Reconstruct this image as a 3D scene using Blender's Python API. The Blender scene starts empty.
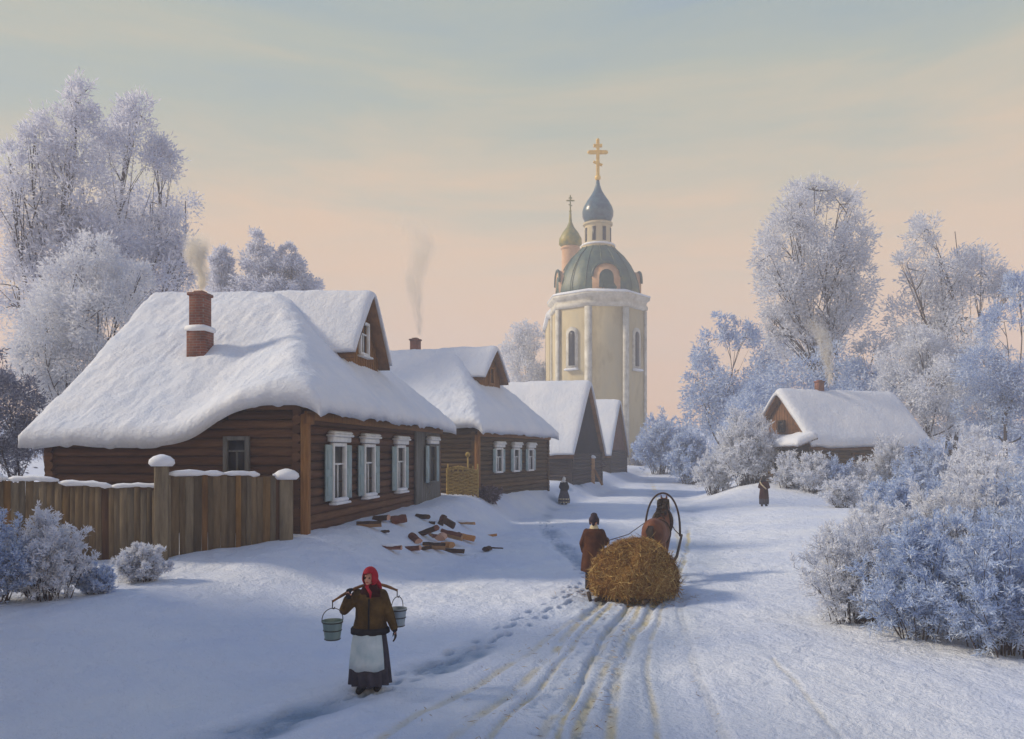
import bpy, math, random
import numpy as np
from math import radians as R, pi
from mathutils import Vector, Matrix

F, H, CX, HY = 800.0, 3.3, 512.0, 453.0      # focal length in pixels, eye height, principal column, horizon row
scene = bpy.context.scene
COL = scene.collection

# ------------------------------------------------------------------ noise and terrain
def _hash(ix, iy, iz, s):
    h = (ix.astype(np.int64)*374761393 + iy.astype(np.int64)*668265263 + iz.astype(np.int64)*2147483647 + s*974711) & 0xffffffff
    h = ((h ^ (h >> 13)) * 1274126177) & 0xffffffff
    h = (h ^ (h >> 16)) & 0xffffffff
    return h / 4294967295.0

def vnoise(x, y, z=None, s=0):
    x = np.asarray(x, float); y = np.asarray(y, float)
    z = np.zeros_like(x) if z is None else np.asarray(z, float)
    x0, y0, z0 = np.floor(x), np.floor(y), np.floor(z)
    fx, fy, fz = x-x0, y-y0, z-z0
    fx, fy, fz = fx*fx*(3-2*fx), fy*fy*(3-2*fy), fz*fz*(3-2*fz)
    def c(a, b, d): return _hash(x0+a, y0+b, z0+d, s)
    def L(a, b, t): return a+(b-a)*t
    lo = L(L(c(0,0,0), c(1,0,0), fx), L(c(0,1,0), c(1,1,0), fx), fy)
    hi = L(L(c(0,0,1), c(1,0,1), fx), L(c(0,1,1), c(1,1,1), fx), fy)
    return L(lo, hi, fz)*2-1

def smooth(t):
    t = np.clip(t, 0, 1); return t*t*(3-2*t)

def terrain_base(x, y):
    x = np.asarray(x, float); y = np.asarray(y, float)
    far = 1.7*smooth((y-58)/55)
    xl = np.interp(y, [0, 10, 20, 40, 52, 70, 110, 300], [-4.2, -3.3, -2.0, 0.6, 4.2, 9.6, 22, 60])
    aL = np.interp(y, [0, 9, 15, 18.5, 22, 60, 90], [.25, .35, .48, .60, 1.2, 1.25, 1.7])
    sL = smooth((xl-x)/np.interp(y, [0, 10, 22, 40, 60], [7, 6, 3.8, 2.6, 3]))
    xr = np.interp(y, [0, 14, 30, 50, 60, 110, 300], [4.5, 5.0, 7.5, 9.8, 13, 30, 80])
    aR = np.interp(y, [0, 12, 20, 40, 46, 53, 90], [.1, .2, .4, .42, .42, 1.40, 1.8])
    sR = smooth((x-xr)/np.interp(y, [0, 14, 50], [3, 5, 6]))
    h = far + (np.maximum(aL, far)-far)*sL
    return h + (np.maximum(aR, far)-far)*sR

def polyline_dist(x, y, pts):
    d = np.full(np.shape(x), 1e9); tt = np.zeros(np.shape(x)); acc = 0.
    for (ax, ay), (bx, by) in zip(pts[:-1], pts[1:]):
        vx, vy = bx-ax, by-ay; l2 = vx*vx+vy*vy
        t = np.clip(((x-ax)*vx+(y-ay)*vy)/l2, 0, 1)
        dd = np.hypot(x-ax-t*vx, y-ay-t*vy)
        m = dd < d
        d = np.where(m, dd, d); tt = np.where(m, acc+t*math.sqrt(l2), tt); acc += math.sqrt(l2)
    return d, tt

def curve_pts(pts, n=40):
    """Catmull-Rom through 2-D points."""
    P = [np.array(p, float) for p in pts]; P = [2*P[0]-P[1]]+P+[2*P[-1]-P[-2]]
    out = []
    seg = len(P)-3
    for i in range(seg):
        a, b, c, d = P[i:i+4]
        for k in range(max(2, n//seg)):
            t = k/max(2, n//seg)
            out.append(.5*((2*b)+(-a+c)*t+(2*a-5*b+4*c-d)*t*t+(-a+3*b-3*c+d)*t**3))
    out.append(P[-2]); return [tuple(q) for q in out]

RUTS = [  # sledge tracks: centre line, depth, half width, straw tint
    (curve_pts([(-1.7,5),(-.62,9.3),(.55,13),(1.95,17.4),(3.0,20.6),(4.6,26),(6.6,36),(9.5,52),(14,80)]), .085, .10, .9),
    (curve_pts([(-.55,5),(.35,9.3),(1.35,13),(2.55,17.2),(3.75,20.4),(5.3,25.6),(7.4,36),(10.3,52),(14.8,80)]), .08, .10, .55),
    (curve_pts([(.35,5),(.72,9.2),(1.5,12.6),(2.75,17.2),(4.2,22)]), .05, .08, .8),
    (curve_pts([(.9,5),(1.12,9.2),(1.8,13),(3.1,17.4),(4.9,23),(8,36)]), .07, .10, .9),
    (curve_pts([(-2.6,6),(-1.35,9.4),(-.1,12.6),(1.6,16.4)]), .05, .09, .5),
    (curve_pts([(2.2,6),(2.45,9.2),(2.75,12),(3.5,16.5),(5,23)]), .035, .1, .15),
    (curve_pts([(-1.1,6),(-.15,9.6),(.95,13.4),(2.1,17.2)]), .06, .06, .75),
    (curve_pts([(.1,6),(.55,9.4),(1.3,13),(2.5,17.3)]), .06, .05, .9),
    (curve_pts([(1.4,6),(1.7,9.4),(2.2,13),(3.3,17.4)]), .05, .06, .6),
    (curve_pts([(3.6,7),(3.9,10.2),(4.1,12.5)]), .04, .06, .3),
]
PATH = curve_pts([(-5.2,7.2),(-3.3,9.2),(-1.95,11.05),(-.85,13.1),(.4,15.6),(1.6,18.6),(2.1,21),(1.9,27),(1.6,38),(3.0,52),(5.5,64)], 80)

def terrain_full(x, y):
    """height, mask of trodden snow and painted shadow band, straw mask"""
    h = terrain_base(x, y)
    near = 1-smooth((y-30)/60)
    h = h + .10*vnoise(x*.22, y*.16, s=3)*smooth((y-4)/6) + near*(.05*vnoise(x*.7, y*.45, s=5)+.026*vnoise(x*1.9, y*1.5, s=6)+.012*vnoise(x*4.1, y*2.9, s=7))
    close = 1-smooth((y-16)/16)
    crust = np.clip(vnoise(x*.55+.3*y, y*.75, s=11)+.15, 0, 1)
    h = h + near*.006*vnoise(x*7, y*6, s=9) + close*crust*(.022*np.abs(vnoise(x*3.3, y*5.2, s=12))+.012*vnoise(x*9, y*11, s=13))
    tread_shade = np.zeros(np.shape(x)); straw = np.zeros(np.shape(x))
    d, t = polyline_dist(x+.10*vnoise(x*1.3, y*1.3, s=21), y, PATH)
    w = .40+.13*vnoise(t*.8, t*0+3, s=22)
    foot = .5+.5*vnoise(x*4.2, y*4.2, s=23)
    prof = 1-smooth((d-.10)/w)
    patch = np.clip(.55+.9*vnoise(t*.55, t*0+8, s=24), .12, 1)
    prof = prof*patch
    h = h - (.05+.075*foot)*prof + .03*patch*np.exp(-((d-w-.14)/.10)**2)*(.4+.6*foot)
    tread_shade = np.maximum(tread_shade, prof*(.62+.38*smooth(foot*1.5)))
    for pts, dep, hw, st in RUTS:
        d, t = polyline_dist(x+.05*vnoise(x*.9, y*.9, s=31), y, pts)
        amt = np.clip(.62+.55*vnoise(t*.5, t*0+dep*90, s=33), .05, 1)
        prof = 1-smooth((d-hw*.5)/(hw*.8))
        h = h - .62*dep*prof*amt + .22*dep*np.exp(-((d-hw*1.9)/(hw*.8))**2)*amt
        straw = np.maximum(straw, (1-smooth((d-hw*.3)/(hw*.7)))*st*np.clip(.5+.55*vnoise(t*.35, t*0+dep*50, s=35)+.45*vnoise(x*5, y*3, s=36), 0, 1))
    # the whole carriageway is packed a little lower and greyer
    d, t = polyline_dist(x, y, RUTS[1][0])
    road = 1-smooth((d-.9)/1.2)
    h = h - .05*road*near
    tread_shade = np.maximum(tread_shade, .42*road*np.clip(.6+.6*vnoise(x*1.1, y*.5, s=37), 0, 1))
    return h, tread_shade, straw

PRINTS = []
def _prints():
    rng = np.random.default_rng(17)
    P = np.array(PATH); d = np.concatenate([[0], np.cumsum(np.hypot(*np.diff(P, axis=0).T))])
    for pas in range(2):                                   # boots along the footpath
        s = rng.uniform(0, .4); k = 0
        while s < min(d[-1], 34):
            x = np.interp(s, d, P[:, 0]); y = np.interp(s, d, P[:, 1]); x2 = np.interp(s+.2, d, P[:, 0]); y2 = np.interp(s+.2, d, P[:, 1])
            a = math.atan2(y2-y, x2-x); off = (.11 if k % 2 else -.11)+rng.normal(0, .07)+(.0, .16, -.14)[pas]
            PRINTS.append((x-math.sin(a)*off, y+math.cos(a)*off, a+rng.normal(0, .12), .155, .062, rng.uniform(.035, .075), 1.)); s += rng.uniform(.34, .46); k += 1
    for ln in (1, 3):                                      # hooves and boots between the runners
        P2 = np.array(RUTS[ln][0]); d2_ = np.concatenate([[0], np.cumsum(np.hypot(*np.diff(P2, axis=0).T))]); s = 0.
        while s < min(d2_[-1], 26):
            x = np.interp(s, d2_, P2[:, 0]); y = np.interp(s, d2_, P2[:, 1])
            PRINTS.append((x+rng.normal(-.28, .13), y+rng.normal(0, .08), rng.uniform(0, 3), .085, .075, rng.uniform(.02, .05), .7)); s += rng.uniform(.22, .42)
_prints()

def press_prints(X, Y, h, tread_shade):
    for (px, py, a, l, w, dep, st) in PRINTS:
        m = (np.abs(X-px) < .4) & (np.abs(Y-py) < .4)
        if not m.any(): continue
        dx, dy = X[m]-px, Y[m]-py
        u = (dx*math.cos(a)+dy*math.sin(a))/l; v = (-dx*math.sin(a)+dy*math.cos(a))/w
        r = np.sqrt(u*u+v*v)
        h[m] -= dep*(1-smooth((r-.55)/.7))-.25*dep*np.exp(-((r-1.5)/.35)**2)
        tread_shade[m] = np.maximum(tread_shade[m], st*.8*(1-smooth((r-.5)/.8)))
    return h, tread_shade

def gz(x, y):
    return float(terrain_full(np.array([x]), np.array([y]))[0][0])

def ground(px, py):
    """the point of the ground seen at that pixel"""
    k = 3.0
    for i in range(4000):
        Y = k; X = (px-CX)/F*Y; Z = H-(py-HY)/F*Y
        if Z <= float(terrain_base(np.array([X]), np.array([Y]))[0]): break
        k *= 1.004
    return X, Y, gz(X, Y)

def P3(px, py, Y): return np.array([(px-CX)/F*Y, Y, H-(py-HY)/F*Y])

# ------------------------------------------------------------------ materials
MATS = {}
def node_mat(name):
    m = bpy.data.materials.new(name); m.use_nodes = True
    nt = m.node_tree; b = nt.nodes['Principled BSDF']
    MATS[name] = m
    return m, nt, b

def N(nt, typ, **kw):
    n = nt.nodes.new(typ)
    for k, v in kw.items():
        if k in n.inputs: n.inputs[k].default_value = v
        else: setattr(n, k, v)
    return n

def ramp(nt, fac, stops):
    r = nt.nodes.new('ShaderNodeValToRGB')
    e = r.color_ramp.elements
    while len(e) < len(stops): e.new(.5)
    for el, (p, c) in zip(e, stops):
        el.position = p; el.color = (*c, 1)
    nt.links.new(fac, r.inputs['Fac']); return r.outputs['Color']

def mix(nt, fac, a, b, mode='MIX'):
    m = nt.nodes.new('ShaderNodeMix'); m.data_type = 'RGBA'; m.blend_type = mode
    for sock, v in ((m.inputs[0], fac), (m.inputs[6], a), (m.inputs[7], b)):
        if isinstance(v, (int, float)): sock.default_value = v
        elif isinstance(v, tuple): sock.default_value = (*v, 1)
        else: nt.links.new(v, sock)
    return m.outputs[2]

def bump(nt, b, height, strength=.3, dist=.02):
    n = N(nt, 'ShaderNodeBump', Strength=strength, Distance=dist)
    nt.links.new(height, n.inputs['Height']); nt.links.new(n.outputs['Normal'], b.inputs['Normal'])

def noise(nt, vec, scale, detail=4, rough=.55, dist=0.0):
    n = N(nt, 'ShaderNodeTexNoise', Scale=scale, Detail=detail, Roughness=rough, Distortion=dist)
    if vec is not None: nt.links.new(vec, n.inputs['Vector'])
    return n.outputs['Fac']

def coords(nt, kind='Object', scale=None, rot=None):
    tc = nt.nodes.new('ShaderNodeTexCoord'); out = tc.outputs[kind]
    if scale or rot:
        mp = nt.nodes.new('ShaderNodeMapping')
        if scale: mp.inputs['Scale'].default_value = scale
        if rot: mp.inputs['Rotation'].default_value = rot
        nt.links.new(out, mp.inputs['Vector']); out = mp.outputs['Vector']
    return out

def mottled(name, c1, c2, scale=3., rough=.85, bumpscale=None, bstr=.3, bdist=.02, stretch=None, spec=.2, c3=None):
    m, nt, b = node_mat(name)
    v = coords(nt, 'Object', stretch)
    n = noise(nt, v, scale, 6, .6)
    st = [(.3, c1), (.7, c2)] if c3 is None else [(.25, c1), (.5, c2), (.75, c3)]
    col = ramp(nt, n, st)
    nt.links.new(col, b.inputs['Base Color'])
    b.inputs['Roughness'].default_value = rough; b.inputs['Specular IOR Level'].default_value = spec
    bump(nt, b, noise(nt, v, bumpscale or scale*4, 5), bstr, bdist)
    return m

# ground snow
m, nt, b = node_mat('ground_snow')
v = coords(nt, 'Object')
at = nt.nodes.new('ShaderNodeAttribute'); at.attribute_name = 'wear_shade'
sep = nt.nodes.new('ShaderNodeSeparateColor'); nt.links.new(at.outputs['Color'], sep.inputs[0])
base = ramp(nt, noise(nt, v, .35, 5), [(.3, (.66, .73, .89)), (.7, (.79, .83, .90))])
base = mix(nt, sep.outputs['Red'], base, (.28, .37, .50))  # trodden snow; its dark blue also paints a shadow band along the footpath
base = mix(nt, sep.outputs['Green'], base, (.62, .53, .30))
nt.links.new(base, b.inputs['Base Color'])
b.inputs['Roughness'].default_value = .7; b.inputs['Specular IOR Level'].default_value = .15
hs = N(nt, 'ShaderNodeMath', operation='ADD')
m1 = N(nt, 'ShaderNodeMath', operation='MULTIPLY'); nt.links.new(noise(nt, v, 2.3, 6, .6, .4), m1.inputs[0]); m1.inputs[1].default_value = 3.
nt.links.new(m1.outputs[0], hs.inputs[0]); nt.links.new(noise(nt, v, 16, 6, .65), hs.inputs[1])
bump(nt, b, hs.outputs[0], .8, .07)

m, nt, b = node_mat('roof_snow')
v = coords(nt, 'Object')
nt.links.new(ramp(nt, noise(nt, v, .6, 5), [(.3, (.66, .71, .80)), (.7, (.78, .80, .84))]), b.inputs['Base Color'])
b.inputs['Roughness'].default_value = .7; b.inputs['Specular IOR Level'].default_value = .15
bump(nt, b, noise(nt, v, 4.0, 9, .68), .8, .10)

def frost_mat(name, stops, tw=.25):
    m, nt, b = node_mat(name)
    g = nt.nodes.new('ShaderNodeNewGeometry')
    v = coords(nt, 'Object')
    n = noise(nt, v, .9, 3)
    s = N(nt, 'ShaderNodeMath', operation='MULTIPLY_ADD'); nt.links.new(g.outputs['Random Per Island'], s.inputs[0])
    s.inputs[1].default_value = .55
    m2 = N(nt, 'ShaderNodeMath', operation='MULTIPLY'); nt.links.new(n, m2.inputs[0]); m2.inputs[1].default_value = .5
    nt.links.new(m2.outputs[0], s.inputs[2])
    col = ramp(nt, s.outputs[0], stops)
    nt.links.new(col, b.inputs['Base Color'])
    b.inputs['Roughness'].default_value = .75; b.inputs['Specular IOR Level'].default_value = .1
    tr = nt.nodes.new('ShaderNodeBsdfTranslucent'); nt.links.new(col, tr.inputs['Color'])
    mx = nt.nodes.new('ShaderNodeMixShader'); mx.inputs[0].default_value = tw
    nt.links.new(b.outputs[0], mx.inputs[1]); nt.links.new(tr.outputs[0], mx.inputs[2])
    nt.links.new(mx.outputs[0], nt.nodes['Material Output'].inputs['Surface'])
    return m
frost_mat('frost_white', [(.2, (.68, .73, .84)), (.55, (.80, .83, .90)), (.85, (.90, .91, .92))], .35)
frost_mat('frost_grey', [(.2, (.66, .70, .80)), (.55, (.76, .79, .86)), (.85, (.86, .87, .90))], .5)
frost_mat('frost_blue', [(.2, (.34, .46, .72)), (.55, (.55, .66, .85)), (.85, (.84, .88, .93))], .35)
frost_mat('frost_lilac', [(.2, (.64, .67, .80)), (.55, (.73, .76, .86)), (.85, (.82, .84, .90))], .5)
frost_mat('frost_dark', [(.2, (.16, .17, .25)), (.55, (.27, .29, .38)), (.85, (.48, .50, .60))])
frost_mat('brush_brown', [(.2, (.10, .07, .07)), (.55, (.17, .12, .12)), (.85, (.36, .32, .36))])
frost_mat('straw', [(.2, (.08, .032, .011)), (.40, (.20, .09, .026)), (.58, (.38, .22, .065)), (.82, (.66, .49, .20))], .1)

mottled('bark_frosted', (.09, .08, .10), (.22, .22, .27), 4., .9)
mottled('bark_dark', (.045, .035, .04), (.11, .09, .095), 5., .9)
m, nt, b = node_mat('brick_red')
tc_ = nt.nodes.new('ShaderNodeTexCoord'); sp = nt.nodes.new('ShaderNodeSeparateXYZ'); nt.links.new(tc_.outputs['Object'], sp.inputs[0])
ax = N(nt, 'ShaderNodeMath', operation='ADD'); nt.links.new(sp.outputs['X'], ax.inputs[0]); nt.links.new(sp.outputs['Y'], ax.inputs[1])
cx_ = nt.nodes.new('ShaderNodeCombineXYZ'); nt.links.new(ax.outputs[0], cx_.inputs['X']); nt.links.new(sp.outputs['Z'], cx_.inputs['Y'])
bt = N(nt, 'ShaderNodeTexBrick', Scale=1.); bt.inputs['Brick Width'].default_value = .25; bt.inputs['Row Height'].default_value = .085; bt.inputs['Mortar Size'].default_value = .009
bt.inputs['Color1'].default_value = (.15, .040, .024, 1); bt.inputs['Color2'].default_value = (.25, .085, .05, 1); bt.inputs['Mortar'].default_value = (.22, .19, .17, 1)
nt.links.new(cx_.outputs[0], bt.inputs['Vector'])
nt.links.new(mix(nt, .75, bt.outputs['Color'], ramp(nt, noise(nt, tc_.outputs['Object'], 3.5, 5), [(.3, (.45, .42, .42)), (.7, (1.2, 1.1, 1.1))]), 'MULTIPLY'), b.inputs['Base Color']); b.inputs['Roughness'].default_value = .9
bump(nt, b, bt.outputs['Fac'], -.4, .02)
mottled('beige_plaster', (.32, .26, .15), (.56, .48, .31), .45, .9, 6, .3, .03, (1, 1, .35), .2, (.46, .42, .31))
mottled('white_plaster', (.44, .42, .36), (.74, .72, .65), 1.2, .9)
mottled('peach_plaster', (.55, .33, .18), (.66, .45, .30), 1.2, .9)
mottled('green_copper', (.016, .04, .034), (.06, .105, .085), .8, .5, 5, .3, .03, None, .5, (.17, .17, .06))
mottled('blue_copper', (.018, .045, .085), (.075, .15, .19), 1.5, .3, 8, .2, .02, None, .5)
mottled('gold_green_copper', (.10, .15, .06), (.42, .32, .06), 1.1, .5, 5, .3, .03, None, .4)
mottled('gilding', (.62, .36, .04), (.85, .58, .12), 3., .35, 12, .2, .01, None, .6)
mottled('snow_crust', (.70, .74, .82), (.84, .86, .88), 2., .75, 8, .5, .04)
mottled('dark_void', (.012, .012, .016), (.03, .03, .035), 2., .4, None, .1, .01, None, .4)
mottled('blue_paint', (.22, .31, .33), (.38, .47, .48), 3., .7, 14, .3, .01, (1, 1, .3))
mottled('white_paint', (.60, .63, .64), (.80, .81, .80), 4., .7)
mottled('grey_plank', (.10, .10, .09), (.20, .20, .19), 2., .85, 12, .4, .02, (5, 5, .5))
mottled('eave_board', (.10, .05, .025), (.22, .11, .05), 3., .8, 10, .3, .01)
mottled('dark_beam', (.035, .025, .02), (.08, .055, .04), 4., .85)
mottled('tarred_board', (.014, .014, .02), (.035, .035, .05), 3., .8, 10, .3, .01, (6, 6, .6))
mottled('ochre_board', (.17, .075, .02), (.30, .15, .05), 3., .8, 10, .3, .01, (6, 6, .6))
mottled('skin', (.50, .25, .18), (.58, .32, .24), 12., .6)
mottled('lip_red', (.36, .08, .07), (.42, .11, .09), 12., .5)
mottled('eye_dark', (.02, .015, .012), (.04, .03, .025), 12., .3)
mottled('red_wool', (.26, .012, .022), (.40, .03, .05), 14., .95, 60, .4, .01)
mottled('brown_sheepskin', (.030, .018, .008), (.125, .076, .026), 5., .95, 16, .8, .03)  # lighter mottling paints golden-lit patches into the coat
mottled('rust_sheepskin', (.038, .013, .008), (.105, .038, .016), 5., .95, 40, .6, .015)
mottled('black_wool', (.010, .010, .013), (.028, .027, .032), 9., .95, 50, .4, .01)
mottled('purple_wool', (.026, .018, .03), (.055, .04, .06), 9., .95, 50, .4, .01)
mottled('dark_red_wool', (.022, .005, .005), (.05, .011, .009), 9., .95, 50, .4, .01)
mottled('blue_apron', (.34, .46, .52), (.56, .64, .68), 5., .9, 30, .3, .01)
mottled('dark_skirt', (.035, .035, .05), (.075, .07, .09), 6., .95, 30, .3, .01)
mottled('white_wool', (.60, .60, .58), (.76, .75, .72), 8., .95)
mottled('cream_wool', (.50, .42, .26), (.62, .54, .36), 8., .95)
mottled('horse_coat', (.075, .022, .010), (.19, .065, .028), 3., .6, 40, .2, .005, None, .3)
mottled('horse_hair', (.012, .008, .007), (.04, .025, .018), 10., .7, 30, .6, .01, (6, 6, 1))
mottled('leather', (.025, .014, .009), (.06, .032, .018), 8., .5)
mottled('bow_wood', (.022, .013, .010), (.06, .03, .018), 8., .6)
mottled('zinc', (.22, .27, .31), (.38, .44, .48), 5., .42, 20, .2, .006, (1, 1, .3), .5)
MATS['zinc'].node_tree.nodes['Principled BSDF'].inputs['Metallic'].default_value = .55
mottled('green_zinc', (.12, .20, .19), (.26, .34, .32), 5., .45, 20, .2, .006, (1, 1, .3), .5)
MATS['green_zinc'].node_tree.nodes['Principled BSDF'].inputs['Metallic'].default_value = .4
mottled('iron', (.02, .02, .022), (.05, .045, .04), 10., .5)
mottled('yoke_wood', (.13, .06, .025), (.24, .12, .05), 8., .6, 30, .3, .005)
mottled('split_wood', (.30, .15, .055), (.52, .31, .15), 6., .8, 30, .4, .01, (1, 6, 6))
mottled('orange_wood', (.36, .14, .035), (.55, .26, .08), 6., .8, 30, .4, .01, (1, 6, 6))
mottled('pink_wood', (.42, .22, .15), (.62, .40, .29), 6., .8, 30, .4, .01, (1, 6, 6))
mottled('dark_bark', (.022, .013, .010), (.095, .05, .03), 8., .9, 25, .6, .02)
mottled('red_bark', (.09, .032, .022), (.18, .07, .05), 8., .9, 25, .6, .02)
mottled('wattle', (.20, .12, .03), (.42, .30, .10), 7., .85, 20, .5, .015, None, .2, (.30, .22, .08))

def plank_fence_mat():
    m, nt, b = node_mat('fence_planks')
    v = coords(nt, 'Object', (1, 1, .12))
    g = nt.nodes.new('ShaderNodeNewGeometry')
    c1 = ramp(nt, g.outputs['Random Per Island'], [(.0, (.095, .075, .05)), (.22, (.17, .128, .078)), (.42, (.15, .13, .098)), (.6, (.23, .195, .14)), (.76, (.165, .115, .06)), (.88, (.25, .145, .05)), (.94, (.13, .07, .036)), (1., (.075, .045, .03))])
    c2 = ramp(nt, noise(nt, v, 9, 7, .7), [(.3, (.45, .40, .35)), (.7, (1.25, 1.2, 1.1))])
    nt.links.new(mix(nt, .9, c1, c2, 'MULTIPLY'), b.inputs['Base Color'])
    b.inputs['Roughness'].default_value = .85; b.inputs['Specular IOR Level'].default_value = .15
    bump(nt, b, noise(nt, v, 22, 6, .7), .5, .015)
plank_fence_mat()

def log_mat(name, a, b_, c):
    m, nt, b = node_mat(name)
    g = nt.nodes.new('ShaderNodeNewGeometry')
    v = coords(nt, 'Object', (.35, .35, 4))
    c1 = ramp(nt, g.outputs['Random Per Island'], [(.0, a), (.5, b_), (1., c)])
    c2 = ramp(nt, noise(nt, v, 3.2, 7, .7), [(.3, (.45, .42, .40)), (.7, (1.2, 1.15, 1.1))])
    nt.links.new(mix(nt, .9, c1, c2, 'MULTIPLY'), b.inputs['Base Color'])
    b.inputs['Roughness'].default_value = .8; b.inputs['Specular IOR Level'].default_value = .2
    bump(nt, b, noise(nt, v, 8, 6, .7), .5, .02)
log_mat('brown_logs', (.085, .042, .022), (.13, .062, .03), (.165, .085, .04))
log_mat('dark_logs', (.045, .036, .034), (.07, .053, .047), (.095, .07, .058))
log_mat('olive_logs', (.085, .058, .028), (.12, .08, .036), (.15, .092, .038))

# ------------------------------------------------------------------ mesh helpers
def link(o, parent=None):
    COL.objects.link(o)
    if parent is not None: o.parent = parent
    return o

def mesh_np(name, V, loops, starts, mat, parent=None, smooth_=False, midx=None):
    V = np.asarray(V, np.float32); loops = np.asarray(loops, np.int32); starts = np.asarray(starts, np.int32)
    me = bpy.data.meshes.new(name)
    me.vertices.add(len(V)); me.vertices.foreach_set('co', V.ravel())
    me.loops.add(len(loops)); me.loops.foreach_set('vertex_index', loops)
    me.polygons.add(len(starts)); me.polygons.foreach_set('loop_start', starts)
    if smooth_: me.polygons.foreach_set('use_smooth', np.ones(len(starts), bool))
    for q in (mat if isinstance(mat, (list, tuple)) else [mat]): me.materials.append(MATS[q])
    if midx is not None: me.polygons.foreach_set('material_index', np.asarray(midx, np.int32))
    me.update(calc_edges=True); me.validate()
    return link(bpy.data.objects.new(name, me), parent)

class MB:
    """collects shapes that become ONE mesh"""
    def __init__(s): s.V = []; s.L = []; s.S = []; s.M = []; s.n = 0; s.nl = 0
    def add(s, V, faces, mi=0):
        V = np.asarray(V, float)
        s.V.append(V)
        for f in faces:
            s.S.append(s.nl); s.L.extend([i+s.n for i in f]); s.nl += len(f); s.M.append(mi)
        s.n += len(V); return s
    def box(s, c, d, mat4=None, mi=0, jit=0, rng=None):
        x, y, z = d[0]/2, d[1]/2, d[2]/2
        V = np.array([(-x,-y,-z),(x,-y,-z),(x,y,-z),(-x,y,-z),(-x,-y,z),(x,-y,z),(x,y,z),(-x,y,z)], float)
        if jit: V += rng.uniform(-jit, jit, V.shape)
        if mat4 is not None: V = V @ np.array(mat4.to_3x3()).T
        V = V+np.array(c)
        return s.add(V, [(3,2,1,0),(4,5,6,7),(0,1,5,4),(1,2,6,5),(2,3,7,6),(3,0,4,7)], mi)
    def bevbox(s, c, d, bv=.02, mat4=None, mi=0):
        """box with chamfered vertical and top edges (rings)"""
        x, y, z = d[0]/2, d[1]/2, d[2]/2
        def ring(ix, zz):
            a, b = x-ix, y-ix; q = min(bv, a*.5, b*.5)
            return [(-a+q,-b,zz),(a-q,-b,zz),(a,-b+q,zz),(a,b-q,zz),(a-q,b,zz),(-a+q,b,zz),(-a,b-q,zz),(-a,-b+q,zz)]
        V = np.array(ring(bv, -z)+ring(0, -z+bv)+ring(0, z-bv)+ring(bv, z), float)
        if mat4 is not None: V = V @ np.array(mat4.to_3x3()).T
        V = V+np.array(c); fs = [tuple(range(7,-1,-1)), tuple(range(24,32))]
        for k in range(3):
            for i in range(8): fs.append((k*8+i, k*8+(i+1)%8, k*8+8+(i+1)%8, k*8+8+i))
        return s.add(V, fs, mi)
    def tube(s, pts, rad, n=8, mi=0, cap=True):
        pts = np.asarray(pts, float); k = len(pts); rad = np.broadcast_to(np.asarray(rad, float), (k,))
        T = np.gradient(pts, axis=0); T /= np.linalg.norm(T, axis=1)[:, None]+1e-9
        up = np.array([0,0,1.]) if abs(T[0][2]) < .9 else np.array([1.,0,0])
        V = []
        u = np.cross(T[0], up); u /= np.linalg.norm(u)
        a = np.arange(n)*2*pi/n
        for i in range(k):
            u = u-T[i]*np.dot(u, T[i]); u /= np.linalg.norm(u)+1e-9
            w = np.cross(T[i], u)
            V.append(pts[i]+rad[i]*(np.cos(a)[:,None]*u+np.sin(a)[:,None]*w))
        V = np.concatenate(V); fs = []
        for i in range(k-1):
            for j in range(n):
                fs.append((i*n+j, i*n+(j+1)%n, (i+1)*n+(j+1)%n, (i+1)*n+j))
        if cap: fs += [tuple(range(n-1,-1,-1)), tuple(range((k-1)*n, k*n))]
        return s.add(V, fs, mi)
    def rings(s, rings, mi=0, cap=True, closed=True):
        n = len(rings[0]); V = np.concatenate([np.asarray(r, float) for r in rings]); fs = []
        for i in range(len(rings)-1):
            for j in range(n if closed else n-1):
                fs.append((i*n+j, i*n+(j+1)%n, (i+1)*n+(j+1)%n, (i+1)*n+j))
        if cap and closed: fs += [tuple(range(n-1,-1,-1)), tuple(range((len(rings)-1)*n, len(rings)*n))]
        return s.add(V, fs, mi)
    def lathe(s, prof, c=(0,0,0), n=24, mi=0, a0=0., sx=1., sy=1.):
        a = np.arange(n)*2*pi/n+a0
        return s.rings([np.stack([c[0]+sx*r*np.cos(a), c[1]+sy*r*np.sin(a), np.full(n, c[2]+z)], 1) for r, z in prof], mi)
    def ball(s, c, r, n=10, m=7, mi=0):
        r = np.broadcast_to(np.asarray(r, float), (3,)); c = np.asarray(c, float)
        a = np.arange(n)*2*pi/n; rr = []
        for k in range(1, m):
            t = pi*k/m
            rr.append(np.stack([c[0]+r[0]*math.sin(t)*np.cos(a), c[1]+r[1]*math.sin(t)*np.sin(a), np.full(n, c[2]-r[2]*math.cos(t))], 1))
        V = np.concatenate(rr+[[c-np.array([0,0,r[2]])], [c+np.array([0,0,r[2]])]]); fs = []
        for i in range(m-2):
            for j in range(n): fs.append((i*n+j, i*n+(j+1)%n, (i+1)*n+(j+1)%n, (i+1)*n+j))
        b, t = (m-1)*n, (m-1)*n+1
        for j in range(n):
            fs.append((b, (j+1)%n, j)); fs.append((t, (m-2)*n+j, (m-2)*n+(j+1)%n))
        return s.add(V, fs, mi)
    def build(s, name, mat, parent=None, smooth_=False, angle=None):
        o = mesh_np(name, np.concatenate(s.V), s.L, s.S, mat, parent, smooth_ or angle is not None, s.M if isinstance(mat, (list, tuple)) else None)
        if angle is not None:
            try: o.data.set_sharp_from_angle(angle=R(angle))
            except Exception: pass
        return o

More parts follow.
